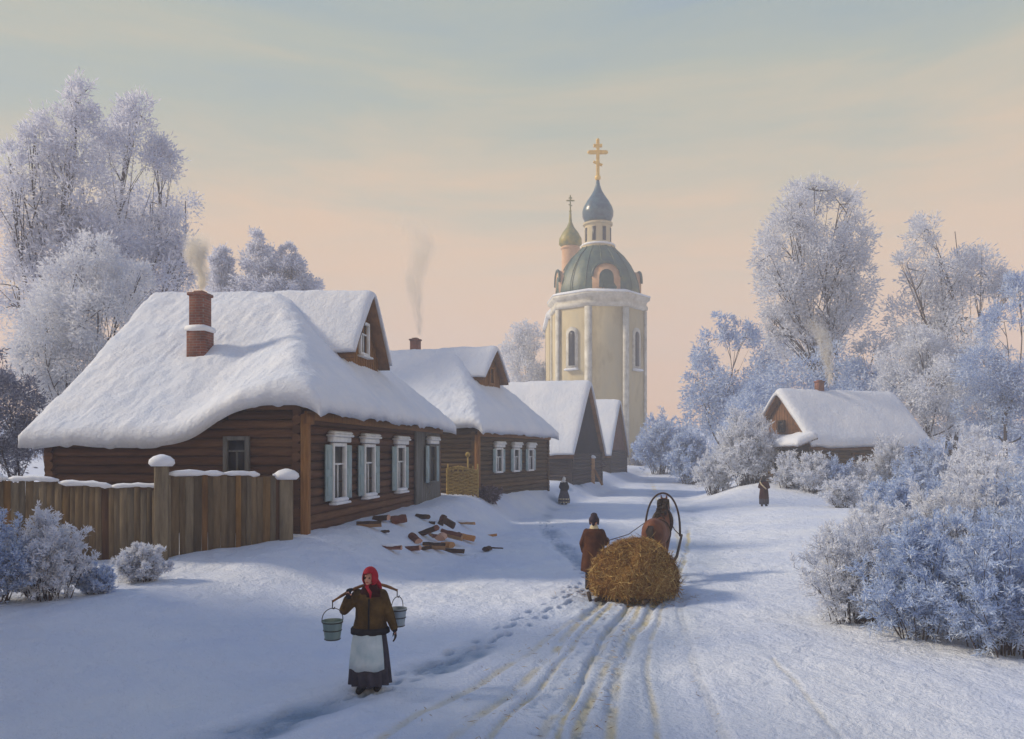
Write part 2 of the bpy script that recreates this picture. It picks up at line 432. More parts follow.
def tag(o, label, cat, group=None, kind=None):
    if label: o['label'] = label
    if cat: o['category'] = cat
    if group: o['group'] = group
    if kind: o['kind'] = kind
    return o

def thing(name, label, cat, loc=(0,0,0), rz=0., group=None, kind=None):
    o = bpy.data.objects.new(name, None); o.empty_display_size = .2
    o.location = loc; o.rotation_euler = (0, 0, rz)
    link(o); return tag(o, label, cat, group, kind)

def structure(o): o['kind'] = 'structure'; return o

def remeshed(name, mb, voxel, mat, parent=None, smooth_iter=4, fac=.5):
    """fuse overlapping shapes into one continuous surface"""
    o = mb.build(name, mat, None, True)
    md = o.modifiers.new('r', 'REMESH'); md.mode = 'VOXEL'; md.voxel_size = voxel; md.use_smooth_shade = True
    if smooth_iter:
        sm = o.modifiers.new('s', 'SMOOTH'); sm.iterations = smooth_iter; sm.factor = fac
    dg = bpy.context.evaluated_depsgraph_get(); dg.update()
    me = bpy.data.meshes.new_from_object(o.evaluated_get(dg))
    old = o.data; o.modifiers.clear(); o.data = me; me.name = name
    bpy.data.meshes.remove(old)
    if not len(me.materials): me.materials.append(MATS[mat])
    me.polygons.foreach_set('use_smooth', np.ones(len(me.polygons), bool))
    if parent is not None: o.parent = parent
    return o

def cap(mb, p0, p1, r0, r1, k=6, n=12):
    """tapered rounded limb"""
    p0 = np.asarray(p0, float); p1 = np.asarray(p1, float)
    t = np.linspace(0, 1, k)[:, None]
    mb.tube(p0+(p1-p0)*t, np.linspace(r0, r1, k), n)
    mb.ball(p0, r0*.995, n, 8); mb.ball(p1, r1*.995, n, 8)

# ------------------------------------------------------------------ ground
xs = np.unique(np.concatenate([np.linspace(-300, -40, 40), np.linspace(-40, -13, 55), np.linspace(-13, -5, 130), np.linspace(-5, 6, 300), np.linspace(6, 12, 90), np.linspace(12, 40, 80), np.linspace(40, 300, 40)]))
ys = np.unique(np.concatenate([np.linspace(-40, 6, 24), np.linspace(6, 19, 330), np.linspace(19, 24, 70), np.linspace(24, 60, 160), np.linspace(60, 130, 60), np.linspace(130, 330, 25)]))
GX, GY = np.meshgrid(xs, ys)
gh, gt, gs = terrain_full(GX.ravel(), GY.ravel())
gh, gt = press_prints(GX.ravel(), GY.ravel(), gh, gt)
V = np.stack([GX.ravel(), GY.ravel(), gh], 1)
nx, ny = len(xs), len(ys)
ii, jj = np.meshgrid(np.arange(nx-1), np.arange(ny-1)); a = (jj*nx+ii).ravel()
loops = np.stack([a, a+1, a+nx+1, a+nx], 1).ravel()
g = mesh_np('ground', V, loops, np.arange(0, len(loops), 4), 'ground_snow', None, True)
ca = g.data.color_attributes.new('wear_shade', 'FLOAT_COLOR', 'POINT')
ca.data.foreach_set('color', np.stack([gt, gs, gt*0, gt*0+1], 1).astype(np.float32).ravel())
structure(g)

# ------------------------------------------------------------------ vegetation
def blades_mesh(name, base, d, length, width, mat, parent, rng):
    n = len(base)
    d = d/(np.linalg.norm(d, axis=1)[:, None]+1e-9)
    r = rng.normal(size=(n, 3)); s = np.cross(d, r); s /= np.linalg.norm(s, axis=1)[:, None]+1e-9
    nn = np.cross(d, s)
    mid = base+d*(length*.55)[:, None]
    V = np.empty((n, 4, 3))
    V[:, 0] = base; V[:, 1] = mid+s*(width*.5)[:, None]+nn*(width*.15)[:, None]
    V[:, 2] = base+d*length[:, None]; V[:, 3] = mid-s*(width*.5)[:, None]+nn*(width*.15)[:, None]
    return mesh_np(name, V.reshape(-1, 3), np.arange(n*4), np.arange(0, n*4, 4), mat, parent)

def lobed_tree(name, label, cat, base, lobes, n_clump, n_blade, bl, bw, mat, bark='bark_dark', trunk_r=.22, seed=0, group=None,
               gap=.0, gscale=.6, trunks=1, spread=.12, upward=.3, limbs=5, bare=0.25, sz=-.4):
    """lobes: centre offset from the base and radii, metres. Limbs reach into every lobe; clumps of small frosted twigs fill it."""
    rng = np.random.default_rng(seed)
    t = thing(name, label, cat, base, 0, group)
    L = np.array(lobes, float)
    H_ = L[:, 2].max()
    tm = MB()
    tr = []
    for k in range(trunks):
        ang = rng.uniform(0, 2*pi); top = np.array([L[:, 0].mean()*.5+.08*H_*math.cos(ang)*(k > 0), L[:, 1].mean()*.4, H_*.5])
        b0 = np.array([.35*k*math.cos(ang), .35*k*math.sin(ang), sz])
        q = np.linspace(0, 1, 8)[:, None]
        pts = b0+(top-b0)*q+np.sin(q*pi*1.3)*rng.normal(0, .02*H_, 3)*np.array([1, 1, 0])
        rad = trunk_r*(1-.75*q[:, 0])/(1+.4*k)
        rad[0] *= 1.35
        tm.tube(pts, rad, 8); tr.append((pts, rad))
    clC, clD, clS = [], [], []
    vol = np.cbrt(L[:, 3]*L[:, 4]*L[:, 5])
    w = vol**2/np.sum(vol**2)
    for i, (cx, cy, cz, rx, ry, rz) in enumerate(L):
        pts, rad = tr[rng.integers(len(tr))]
        zt = np.clip(cz*rng.uniform(.35, .6), pts[1][2], pts[-1][2])
        k = int(np.argmin(abs(pts[:, 2]-zt))); p0 = pts[k]; c = np.array([cx, cy, cz])
        q = np.linspace(0, 1, 7)[:, None]
        mid = p0*.5+c*.5+rng.normal(0, .06*H_, 3)*np.array([1, 1, .3])-np.array([0, 0, .04*H_])
        limb = (1-q)**2*p0+2*q*(1-q)*mid+q*q*(c+np.array([0, 0, rz*.25]))
        tm.tube(limb, np.linspace(min(rad[k]*.6, trunk_r*.5), trunk_r*.09, 7), 6)
        m = max(4, int(n_clump*w[i]))
        u = rng.normal(size=(m*2, 3)); u /= np.linalg.norm(u, axis=1)[:, None]
        rr = rng.uniform(.12, 1, m*2)**(1/2.6)
        c3 = c+u*rr[:, None]*np.array([rx, ry, rz])
        keep = vnoise(c3[:, 0]*gscale+seed, c3[:, 1]*gscale, c3[:, 2]*gscale, s=seed) > gap-.35
        c3, u = c3[keep][:m], u[keep][:m]
        c3 = c3[c3[:, 2] > .05]; u = u[:len(c3)]
        clC.append(c3); clD.append(u*np.array([1, 1, 1])+np.array([0, 0, upward]))
        clS.append(np.full(len(c3), vol[i]))
        for j in rng.choice(len(c3), min(limbs, len(c3)), replace=False):
            s0 = limb[rng.integers(2, 7)]; e = c3[j]
            mm = (s0+e)/2+rng.normal(0, .12*vol[i], 3)
            qq = np.linspace(0, 1, 5)[:, None]
            tm.tube((1-qq)**2*s0+2*qq*(1-qq)*mm+qq*qq*e, np.linspace(trunk_r*.13, trunk_r*.03, 5), 4)
    C = np.concatenate(clC); D = np.concatenate(clD); S = np.concatenate(clS)
    tm.build('trunk', bark, t, True)
    nb = max(3, n_blade//len(C))
    idx = np.repeat(np.arange(len(C)), nb)
    n = len(idx)
    off = rng.normal(0, 1, (n, 3))*(S[idx]*spread)[:, None]
    base_ = C[idx]+off
    d = D[idx]*.7+rng.normal(0, .75, (n, 3))+off/(S[idx]*spread+1e-6)[:, None]*.35
    blades_mesh('crown', base_, d, bl*rng.uniform(.5, 1.4, n), bw*rng.uniform(.6, 1.4, n), mat, t, rng)
    return t

def px_lobes(ls, Y, base, depth=.6, seed=0):
    """lobes given on the photograph (x, y, half width, half height) become ellipsoids round the tree's own axis"""
    rng = np.random.default_rng(seed+99); out = []
    for (px, py, hw, hh) in ls:
        p = P3(px, py, Y); rx, rz = hw/F*Y, hh/F*Y
        dy = rng.uniform(-1, 1)*depth*rx
        out.append((p[0]-base[0], dy, p[2]-base[2], rx, rx*.95, rz))
    return out

def tree_at(name, label, cat, px, Y, ls, n_clump, n_blade, bl, bw, mat, seed, **kw):
    X = (px-CX)/F*Y; b = (X, Y, gz(X, Y))
    return lobed_tree(name, label, cat, b, px_lobes(ls, Y, b, kw.pop('depth', .6), seed), n_clump, n_blade, bl, bw, mat, seed=seed, **kw)

def frost_bush(name, label, loc, w, h, d, n_stem, n_blade, bl, bw, mat, seed, stem='bark_dark', group=None, stem_r=.016, low=.2):
    """stems fanning from the ground, each carrying sprays of frosted twigs"""
    rng = np.random.default_rng(seed)
    t = thing(name, label, 'bush', loc, 0, group)
    sm = MB(); B, D = [], []
    for k in range(n_stem):
        a = rng.uniform(0, 2*pi); q = rng.uniform(0, 1)**.6
        tip = np.array([math.cos(a)*q*w*.5, math.sin(a)*q*d*.5, h*(1-.55*q*q)*rng.uniform(.65, 1.05)])
        b0 = np.array([tip[0]*.35+rng.normal(0, .05), tip[1]*.35+rng.normal(0, .05), -.12])
        mid = (b0+tip)/2+np.array([-tip[0]*.12, -tip[1]*.12, h*.12])+rng.normal(0, .05*h, 3)
        s = np.linspace(0, 1, 9)[:, None]
        pts = (1-s)**2*b0+2*s*(1-s)*mid+s*s*tip
        sm.tube(pts, np.linspace(stem_r, stem_r*.25, 9), 5)
        nb = n_blade//n_stem; nt_ = 14
        # side twigs
        for j in range(nt_):
            f = rng.uniform(low, 1); i0 = min(7, int(f*8)); p = pts[i0]+(pts[i0+1]-pts[i0])*(f*8-i0)
            dv = rng.normal(0, 1, 3)+np.array([tip[0]*.8/w, tip[1]*.8/d, .7]); dv /= np.linalg.norm(dv)
            ln = h*rng.uniform(.12, .26)*(1.1-.5*f)
            e = p+dv*ln+np.array([0, 0, .15*ln])
            if j < 9: sm.tube([p, (p+e)/2+rng.normal(0, .02, 3), e], [stem_r*.35, stem_r*.25, stem_r*.12], 4)
            m = nb//nt_
            u = rng.uniform(.1, 1.05, m)[:, None]
            B.append(p+(e-p)*u+rng.normal(0, .011*h, (m, 3))); D.append(dv*.9+rng.normal(0, .8, (m, 3))+np.array([0, 0, .25]))
    B = np.concatenate(B); D = np.concatenate(D)
    ok = B[:, 2] > .01; B, D = B[ok], D[ok]
    sm.build('stem', stem, t, True)
    n = len(B)
    blades_mesh('frosted_twigs', B, D, bl*rng.uniform(.5, 1.5, n), bw*rng.uniform(.6, 1.5, n), mat, t, rng)
    return t

# ------------------------------------------------------------------ buildings
def sheet(name, mat, parent, U, V_, Z, thick, edge, seed=0, rough=.05, lip=.45, grow=True, under=.0, sagging=0.):
    """a snow layer (or boarding) over a height field Z(U,V): rounded at its rim, closed below"""
    n0, n1 = U.shape
    def dist_edges():
        du = np.hypot(np.diff(U, axis=0), np.diff(V_, axis=0)); a_ = np.concatenate([np.zeros((1, n1)), np.cumsum(du, 0)]); b_ = a_[-1]-a_
        dv = np.hypot(np.diff(U, axis=1), np.diff(V_, axis=1)); c_ = np.concatenate([np.zeros((n0, 1)), np.cumsum(dv, 1)], 1); d_ = c_[:, -1:]-c_
        return np.minimum(np.minimum(a_, b_), np.minimum(c_, d_))
    d = dist_edges()
    e = np.sqrt(np.clip(1-(1-np.clip(d/edge, 0, 1))**2, 0, 1))
    nz = vnoise(U*.9+seed*7, V_*.9, s=seed)*.9+vnoise(U*2.7, V_*2.7, s=seed+1)*.45+vnoise(U*7, V_*7, s=seed+2)*.16+.35*np.abs(vnoise(U*1.3, V_*4.5, s=seed+9))
    top = Z+thick*(lip+(1-lip)*e)*(1+.25*vnoise(U*.5, V_*.5, s=seed+3))+rough*nz-sagging*(1-np.clip(d/(edge*1.4), 0, 1))**2*(1+.8*vnoise(U*1.1, V_*1.1, s=seed+5))
    bot = Z-under-.02-sagging*1.25*(1-np.clip(d/(edge*1.2), 0, 1))**2*(1+.8*vnoise(U*1.1, V_*1.1, s=seed+5))-rough*1.0*np.clip(vnoise(U*3.1, V_*3.1, s=seed+6), 0, 1)*(1-np.clip(d/.3, 0, 1))
    bot = np.minimum(bot, top-.03)
    Vt = np.stack([U, V_, top], -1).reshape(-1, 3); Vb = np.stack([U, V_, bot], -1).reshape(-1, 3)
    fs = []
    k = n0*n1
    for i in range(n0-1):
        for j in range(n1-1):
            q = (i*n1+j, (i+1)*n1+j, (i+1)*n1+j+1, i*n1+j+1)
            fs.append(q); fs.append(tuple(x+k for x in reversed(q)))
    rim = [i*n1 for i in range(n0)]+[(n0-1)*n1+j for j in range(1, n1)]+[i*n1+n1-1 for i in range(n0-2, -1, -1)]+[j for j in range(n1-2, 0, -1)]
    for q in range(len(rim)):
        a_, b_ = rim[q], rim[(q+1) % len(rim)]
        fs.append((b_, a_, a_+k, b_+k))
    return MB().add(np.concatenate([Vt, Vb]), fs).build(name, mat, parent, True)

def smin(a, b, k=.25):
    h = np.clip(.5+.5*(b-a)/k, 0, 1); return b*(1-h)+a*h-k*h*(1-h)

def window(parent, c, t, n, w, h, frame='white_paint', shutters=None, cornice=True, sill=True, bars=True, pane='dark_void', snowsill=True, cw=.11):
    """casing (the window), with pane, shutters, cornice and sill as its own pieces"""
    t = Vector(t); n = Vector(n); M = Matrix((t, n, Vector((0, 0, 1)))).transposed()
    c = Vector(c)
    def pos(a, b, z): return tuple(c+t*a+n*b+Vector((0, 0, z)))
    f = MB()
    f.bevbox(pos(-w/2-cw/2, .06, 0), (cw, .14, h+2*cw), .012, M); f.bevbox(pos(w/2+cw/2, .06, 0), (cw, .14, h+2*cw), .012, M)
    f.bevbox(pos(0, .058, h/2+cw/2), (w, .132, cw), .012, M); f.bevbox(pos(0, .058, -h/2-cw/2), (w, .132, cw), .012, M)
    if bars:
        f.box(pos(0, .03, h*.16), (w, .05, .055), M); f.box(pos(0, .028, -h*.17), (.05, .046, h*.66), M)
    fo = f.build('window', frame, parent)
    p = MB(); p.box(pos(0, -.02, 0), (w+.02, .05, h+.02), M); p.build('pane', pane, fo)
    if shutters:
        sw = shutters
        for sgn in (-1, 1):
            s = MB(); cx = sgn*(w/2+cw+sw/2+.02)
            s.bevbox(pos(cx, .075, 0), (sw, .05, h+.1), .01, M)
            for zz in (-h*.25, h*.25): s.bevbox(pos(cx, .112, zz), (sw*.62, .03, h*.36), .01, M)
            s.build('shutter', 'blue_paint', fo)
    if cornice:
        k = MB(); ww = w+2*cw+(shutters or 0)*.8
        k.bevbox(pos(0, .10, h/2+cw+.10), (ww, .20, .16), .02, M); k.bevbox(pos(0, .13, h/2+cw+.22), (ww+.14, .28, .08), .02, M)
        k.bevbox(pos(0, .13, h/2+cw+.30), (ww+.06, .26, .10), .045, M)
        k.build('cornice', 'white_paint', fo)
    if sill:
        k = MB(); k.bevbox(pos(0, .12, -h/2-cw-.04), (w+2*cw+.12, .26, .07), .015, M)
        if snowsill: k.bevbox(pos(.03, .13, -h/2-cw+.06), (w+cw, .22, .13), .05, M)
        k.build('sill', 'snow_crust' if snowsill else frame, fo)
    return fo

def log_walls(name, mat, parent, L, W, h, r=.135, base=-.9, seed=0, ext=.22, near_top=None):
    rng = np.random.default_rng(seed); mb = MB()
    z = base+r; k = 0
    while z < h:
        o = r if k % 2 else 0
        for (a, b) in (((-ext, 0), (L+ext, 0)), ((-ext, W), (L+ext, W))):
            rr = r*rng.uniform(.96, 1.05); j = rng.uniform(-.012, .012)
            if near_top and a[1] == W: a = (max(-ext, (z+r-near_top(W))/.5), W)
            q = np.linspace(0, 1, 5)[:, None]; A = np.array([*a, z]); B = np.array([*b, z])
            mb.tube(A+(B-A)*q+np.stack([np.zeros(5), rng.uniform(-.012, .012, 5)+j, rng.uniform(-.01, .01, 5)], 1), rr, 8)
        for (a, b) in (((0, -ext), (0, W+ext)), ((L, -ext), (L, W+ext))):
            rr = r*rng.uniform(.96, 1.05)
            if near_top and a[0] == 0:
                vv = [v for v in np.linspace(-ext, W+ext, 60) if near_top(v) > z+r*2]
                if len(vv) < 5: continue
                b = (0, vv[-1])
            q = np.linspace(0, 1, 5)[:, None]; A = np.array([*a, z+r*.98]); B = np.array([*b, z+r*.98])
            mb.tube(A+(B-A)*q+np.stack([rng.uniform(-.012, .012, 5), np.zeros(5), rng.uniform(-.01, .01, 5)], 1), rr, 8)
        z += r*1.86; k += 1
    return mb.build(name, mat, parent, True, 50)

def prism(mb, poly, axis, a, b):
    """extrude a polygon [(p,q)] along a local axis: 'u' -> polygon in (v,z), 'v' -> polygon in (u,z)"""
    n = len(poly)
    def pt(p, q, s): return (s, p, q) if axis == 'u' else (p, s, q)
    V = [pt(p, q, a) for p, q in poly]+[pt(p, q, b) for p, q in poly]
    fs = [tuple(range(n-1, -1, -1)), tuple(range(n, 2*n))]+[(i, (i+1) % n, n+(i+1) % n, n+i) for i in range(n)]
    return mb.add(V, fs)

def chimney(parent, c, w, z0, z1, ring=True, snow=True, name='chimney'):
    mb = MB(); x, y = c
    zm = z0+(z1-z0)*.55
    mb.bevbox((x, y, (z0+zm)/2), (w, w, zm-z0), .02); mb.bevbox((x, y, (zm+z1)/2), (w*.82, w*.82, z1-zm+.02), .02)
    mb.bevbox((x, y, z1-.05*w), (w*.98, w*.98, .16*w), .02)
    mb.bevbox((x, y, z1+.03), (w*.5, w*.5, .12), .01)
    o = mb.build(name, 'brick_red', parent)
    if snow:
        s = MB(); q = w/2
        s.rings([[(x+(q+d)*sx, y+(q+d)*sy, zz) for sx, sy in ((-1,-1),(0,-1.06),(1,-1),(1.06,0),(1,1),(0,1.06),(-1,1),(-1.06,0))] for d, zz in ((.02, zm-.04), (.05, zm+.02), (.02, zm+.12), (-.07, zm+.17))])
        s.build('snow_ring', 'snow_crust', o, True)
    return o

def hipped_cottage(label, loc, ang, L, W, hw, eave_ov, front_ov, eave_z, ridge_z, hip_slope, dorm, wallmat, gmat, seed, vends, droop=None, snow_t=.24, group=None):
    """ridge runs across the street (local y); the street end (y<0) is hipped with a dormer on it"""
    t = thing('log_house', label, 'house', loc, ang, group)
    uc = L/2; run = uc+eave_ov
    def eave(v): return eave_z-(droop(v) if droop else 0)
    def zmain(u, v, k=.35):
        ez = eave(v); sl = (ridge_z-ez)/run
        near = ez+sl*(u+eave_ov); far_ = eave_z+(ridge_z-eave_z)/run*(L+eave_ov-u)
        hip = eave_z+hip_slope*(v+front_ov)
        bell = .22*np.exp(-np.clip(u+eave_ov, 0, 9)/1.1)      # the skirt of the roof kicks out a little
        return smin(smin(near+bell, far_, k), hip, k)
    def dom(ns, nt, g):
        s = np.linspace(0, 1, ns)[:, None]*np.ones((1, nt)); q = np.ones((ns, 1))*np.linspace(0, 1, nt)[None]
        U = -eave_ov-g+s*(L+2*eave_ov+2*g)
        v0 = -front_ov-g; v1 = np.interp(U, [-eave_ov, uc, L+eave_ov], vends)+g
        return U, v0+q*(v1-v0)
    U, V_ = dom(40, 40, 0.)
    rf = sheet('roof', 'eave_board', t, U, V_, zmain(U, V_, .02)-.10, .06, .05, seed, 0., 1.)
    U, V_ = dom(190, 190, .10)
    sheet('snow_layer', 'roof_snow', rf, U, V_, zmain(U, V_, .5)+.14, snow_t, .34, seed, .075, .55, under=.17, sagging=.06)
    # walls
    log_walls('wall', wallmat, t, L, min(W, vends[0]-.5), hw, seed=seed, near_top=(lambda v: eave(np.array([v]))[0]+.42) if droop else None)
    g = MB(); vb = vends[0]-.35
    ezb = float(eave(np.array([vb]))[0] if droop else eave_z)
    prism(g, [(.02, min(hw, ezb-.1)-.3), (L-.02, hw-.3), (L-.02, hw-.1), (uc, ridge_z-.4), (.02, min(hw, ezb-.1))], 'v', min(W, vb)-.12, min(W, vb)+.0)
    g.build('gable', gmat, t)
    # dormer
    v0, v1, w, ze, zb = dorm
    d = MB()
    prism(d, [(uc-w, zb), (uc+w, zb), (uc+w, ze), (uc, ridge_z-.12), (uc-w, ze)], 'v', v0, v1)
    for k in range(int(2*w/.28)+1):                                       # vertical cover strips
        u = uc-w+.14+k*.28
        if u > uc+w: break
        zt = ze+(ridge_z-.12-ze)*(1-abs(u-uc)/w)
        d.box((u, v0-.012, (zb+zt)/2), (.05, .03, zt-zb-.08))
    for k in range(7):
        d.box((uc-w-.012, v0+(v1-v0)*(k+.5)/7, (zb+ze)/2), (.03, .05, ze-zb))
    do = d.build('dormer', 'ochre_board', t)
    sl = (ridge_z-ze)/w
    def domd(ns, nt, g, back):
        s = np.linspace(-1, 1, ns)[:, None]*np.ones((1, nt)); q = np.ones((ns, 1))*np.linspace(0, 1, nt)[None]
        return uc+s*(w+.38+g), (v0-.42-g)+q*(back-v0+.42+g)
    def zd(u, k): return ridge_z+.02-sl*(np.sqrt((u-uc)**2+k*k)-k)
    U, V_ = domd(13, 12, 0, v1+1.4); sheet('dormer_roof', 'eave_board', do, U, V_, zd(U, .001)-.12, .07, .05, seed, 0., 1.)
    U, V_ = domd(34, 40, .07, v1+1.6); sheet('dormer_snow', 'roof_snow', do, U, V_, zd(U, .22)-.02, snow_t*.95, .28, seed+4, .05, .55, sagging=.05)
    return t, uc, zmain, do

d1 = math.atan2(.9904, .1385)
A1 = (-5.78, 21.8, 1.2)
h1, uc1, z1, do1 = hipped_cottage('large brown log house with blue shutters and red brick chimney behind the plank fence',
    A1, d1, 15.9, 8.0, 3.35, .55, .75, 3.36, 8.0, .95, (.9, 2.9, 1.75, 5.95, 4.4), 'brown_logs', 'dark_beam', 11, (7.85, 9.25, 8.2),
    lambda v: 1.12*smooth((v-.6)/3.2))
for u, w, sh, grey in ((2.43, .92, .52, 0), (5.34, .92, .52, 0), (9.18, .95, .5, 0)):
    window(h1, (u, -.14, 1.52), (-1, 0, 0), (0, -1, 0), w, 1.55, 'white_paint', sh)
window(h1, (13.7, -.30, 1.62), (-1, 0, 0), (0, -1, 0), 1.0, 1.5, 'grey_plank', .5, True, False)
window(h1, (-.14, 1.73, 2.02), (0, 1, 0), (-1, 0, 0), .52, .85, 'grey_plank', None, False, False)
window(do1, (uc1, .9, 6.35), (-1, 0, 0), (0, -1, 0), .8, 1.05, 'white_paint', None, False, True, True, 'dark_void', False)
mb = MB()
for k in range(12): mb.bevbox((11.6+k*.36, -.20, 1.16), (.33, .10, 4.0), .015)
mb.build('porch_wall', 'grey_plank', h1)
mb = MB(); mb.bevbox((-.14, -.22, 1.1), (.26, .2, 4.1), .02); mb.bevbox((-.02, -.26, 3.02), (.5, .14, .3), .02)
mb.bevbox((7.95, -.26, 3.12), (16.4, .07, .24), .015); mb.build('corner_board', 'ochre_board', h1)
chimney(h1, (3.5, 4.86), .62, 4.6, 7.25)

A2 = (-1.88, 40.7, 1.28); d2 = math.atan2(.937, .35)
h2, uc2, z2, do2 = hipped_cottage('second brown log house down the street with three small white windows and a dormer',
    A2, d2, 11.6, 9.0, 3.2, .5, .6, 3.25, 8.05, 1.1, (1.5, 3.3, 1.5, 6.6, 5.0), 'olive_logs', 'dark_beam', 23, (10.5, 11, 10.5))
for px in (495.5, 513, 527.5):
    r = (px-512)/800; u = (A2[0]-r*A2[1])/(r*.937-.35)
    window(h2, (u, -.14, 1.62), (-1, 0, 0), (0, -1, 0), .8, 1.15, 'white_paint', .34, True, False)
window(do2, (uc2, 1.5, 6.5), (-1, 0, 0), (0, -1, 0), .55, .8, 'ochre_board', None, False, False, True)
mb = MB(); mb.bevbox((-.14, -.2, 1.0), (.3, .22, 3.9), .02); mb.bevbox((5.8, -.25, 3.0), (12.0, .07, .26), .015); mb.build('corner_board', 'ochre_board', h2)
chimney(h2, (6.2, 6.6), .62, 7.0, 8.95, snow=False)

def gable_building(name, label, cat, loc, ang, L, W, hw, ridge_z, eave_z, ov, rake, wallmat, gmat, seed, snow_t=.3, street=False, logs=True, sag=.08):
    """ridge along local y; gable walls at y=0 and y=W; L across"""
    t = thing(name, label, cat, loc, ang)
    uc = L/2
    def zf(u, k): return ridge_z-(ridge_z-eave_z)/(uc+ov)*(np.sqrt((u-uc)**2+k*k)-k)
    def dom(ns, nt, g):
        s = np.linspace(0, 1, ns)[:, None]*np.ones((1, nt)); q = np.ones((ns, 1))*np.linspace(0, 1, nt)[None]
        return -ov-g+s*(L+2*ov+2*g), -rake-g+q*(W+2*rake+2*g)
    U, V_ = dom(13, 6, 0); rf = sheet('roof', 'eave_board', t, U, V_, zf(U, .001)-.11, .07, .05, seed, 0., 1.)
    U, V_ = dom(70, 60, .08); sheet('snow_layer', 'roof_snow', rf, U, V_, zf(U, .3)-.02, snow_t, .4, seed, .04, .5, sagging=sag)
    log_walls('wall', wallmat, t, L, W, hw, seed=seed)
    for v in (-.02, W-.08):
        g = MB(); zw = eave_z+(ridge_z-eave_z)*ov/(uc+ov)-.12
        prism(g, [(0, zw-.6), (L, zw-.6), (L, zw), (uc, ridge_z-.15), (0, zw)], 'v', v, v+.1)
        for k in range(int(L/.3)):
            u = .15+k*.3; zt = zw+(ridge_z-.15-zw)*(1-abs(u-uc)/uc)
            if v < 0: g.box((u, v-.012, (zt+zw-.6)/2), (.05, .03, zt-zw+.6))
        g.build('gable', gmat, t)
    return t, zf

h3, zf3 = gable_building('barn', 'low dark barn with tall blue-shadowed snow roof and black gable beside the second house', 'barn',
    (4.45, 60.6, 1.15), d2, 9.0, 9.0, 2.1, 7.75, 1.85, .5, .35, 'dark_logs', 'tarred_board', 31)
chimney(h3, (4.5, 7.4), .5, 7.2, 8.55, snow=False)
h4, zf4 = gable_building('shed', 'small snow-roofed shed with dark red gable directly in front of the church tower', 'shed',
    (9.25, 76.6, 1.45), d2, 7.2, 6.5, 2.0, 7.0, 1.5, .4, .3, 'dark_logs', 'brick_red', 37)

# the cottage on the right: its ridge runs to the right and slightly away, gable to the left
aR_ = R(17); dx, dy = math.cos(aR_), math.sin(aR_)
GR = 1.45
pR = np.array([18.6, 55.0])
# local y along the ridge (dx,dy), local x = towards the viewer's right-front (dy,-dx)
LR = 6.4
o0 = pR-np.array([dy, -dx])*LR/2
h5, zf5 = gable_building('cottage', 'small snowy cottage behind frosted bushes right of the road, brown gable to the left', 'cottage',
    (o0[0], o0[1], GR), math.atan2(-dx, dy), LR, 8.8, 2.35, 5.95, 2.15, .5, .45, 'olive_logs', 'eave_board', 41, snow_t=.34)
# pent roof across the gable foot
s = np.linspace(0, 1, 34)[:, None]*np.ones((1, 14)); q = np.ones((34, 1))*np.linspace(0, 1, 14)[None]
U, V_ = -.5+s*(LR+1.0), -1.5+q*1.5
pr = sheet('pent_roof', 'eave_board', h5, U, V_, 2.35+.35*(V_+1.5)-.1, .06, .05, 5, 0, 1.)
sheet('snow_layer', 'roof_snow', pr, U, V_-.03, 2.35+.35*(V_+1.5), .42, .35, 8, .05, .5, sagging=.08)
chimney(h5, (3.2, 3.0), .58, 5.2, 6.85, snow=False)
window(h5, (LR+.14, 6.3, 1.3), (0, -1, 0), (1, 0, 0), .7, .9, 'eave_board', None, False, False)
window(h5, (LR+.14, 3.4, 1.3), (0, -1, 0), (1, 0, 0), .7, .9, 'eave_board', None, False, False)
window(h5, (LR/2, -.05, 3.7), (-1, 0, 0), (0, -1, 0), .5, .6, 'dark_beam', None, False, False)

# ---------------------------------------------------------------- church
CH = (11.8, 110.0, 1.7); RO = 6.5
ch = thing('church', 'pale church tower with green dome, blue onion cupola and golden cross behind the village houses', 'church', CH)
PHI = [R(-62+45*k) for k in range(8)]
def oct_pt(r, phi, z, c=(0, 0)): return (c[0]+r*math.sin(phi), c[1]-r*math.cos(phi), z)
def oct_ring(r, z): return [oct_pt(r, p, z) for p in PHI]
mb = MB(); mb.rings([oct_ring(RO, -1.5), oct_ring(RO, 22.0)]); mb.build('tower_wall', 'beige_plaster', ch)
for p in PHI:                                                          # corner pilasters wrap the angles
    mb = MB(); rr = []
    for z in (-1.5, 20.7):
        a = np.array(oct_pt(RO+.22, p, z)); l = np.array(oct_pt(RO+.22, p-R(45), z)); r_ = np.array(oct_pt(RO+.22, p+R(45), z))
        al = (l-a)/np.linalg.norm(l-a); ar = (r_-a)/np.linalg.norm(r_-a); inn = np.array(oct_pt(RO-.4, p, z))
        rr.append([tuple(a+al*.55), tuple(a), tuple(a+ar*.55), tuple(inn)])
    mb.rings(rr); mb.build('pilaster', 'white_plaster', ch)
mb = MB(); mb.rings([oct_ring(r, z) for r, z in ((RO+.05, 20.7), (RO+.35, 20.9), (RO+.35, 21.3), (RO+.15, 21.45), (RO+.2, 21.9), (RO+.65, 22.15), (RO+.65, 22.5), (RO-.2, 22.7))])
mb.build('cornice', 'white_plaster', ch)
mb = MB(); mb.rings([oct_ring(r, z) for r, z in ((RO+.62, 22.48), (RO+.74, 22.56), (RO+.66, 22.74), (RO-.3, 23.05), (RO-1.8, 23.1))]); mb.build('snow_ledge', 'snow_crust', ch, True, 60)
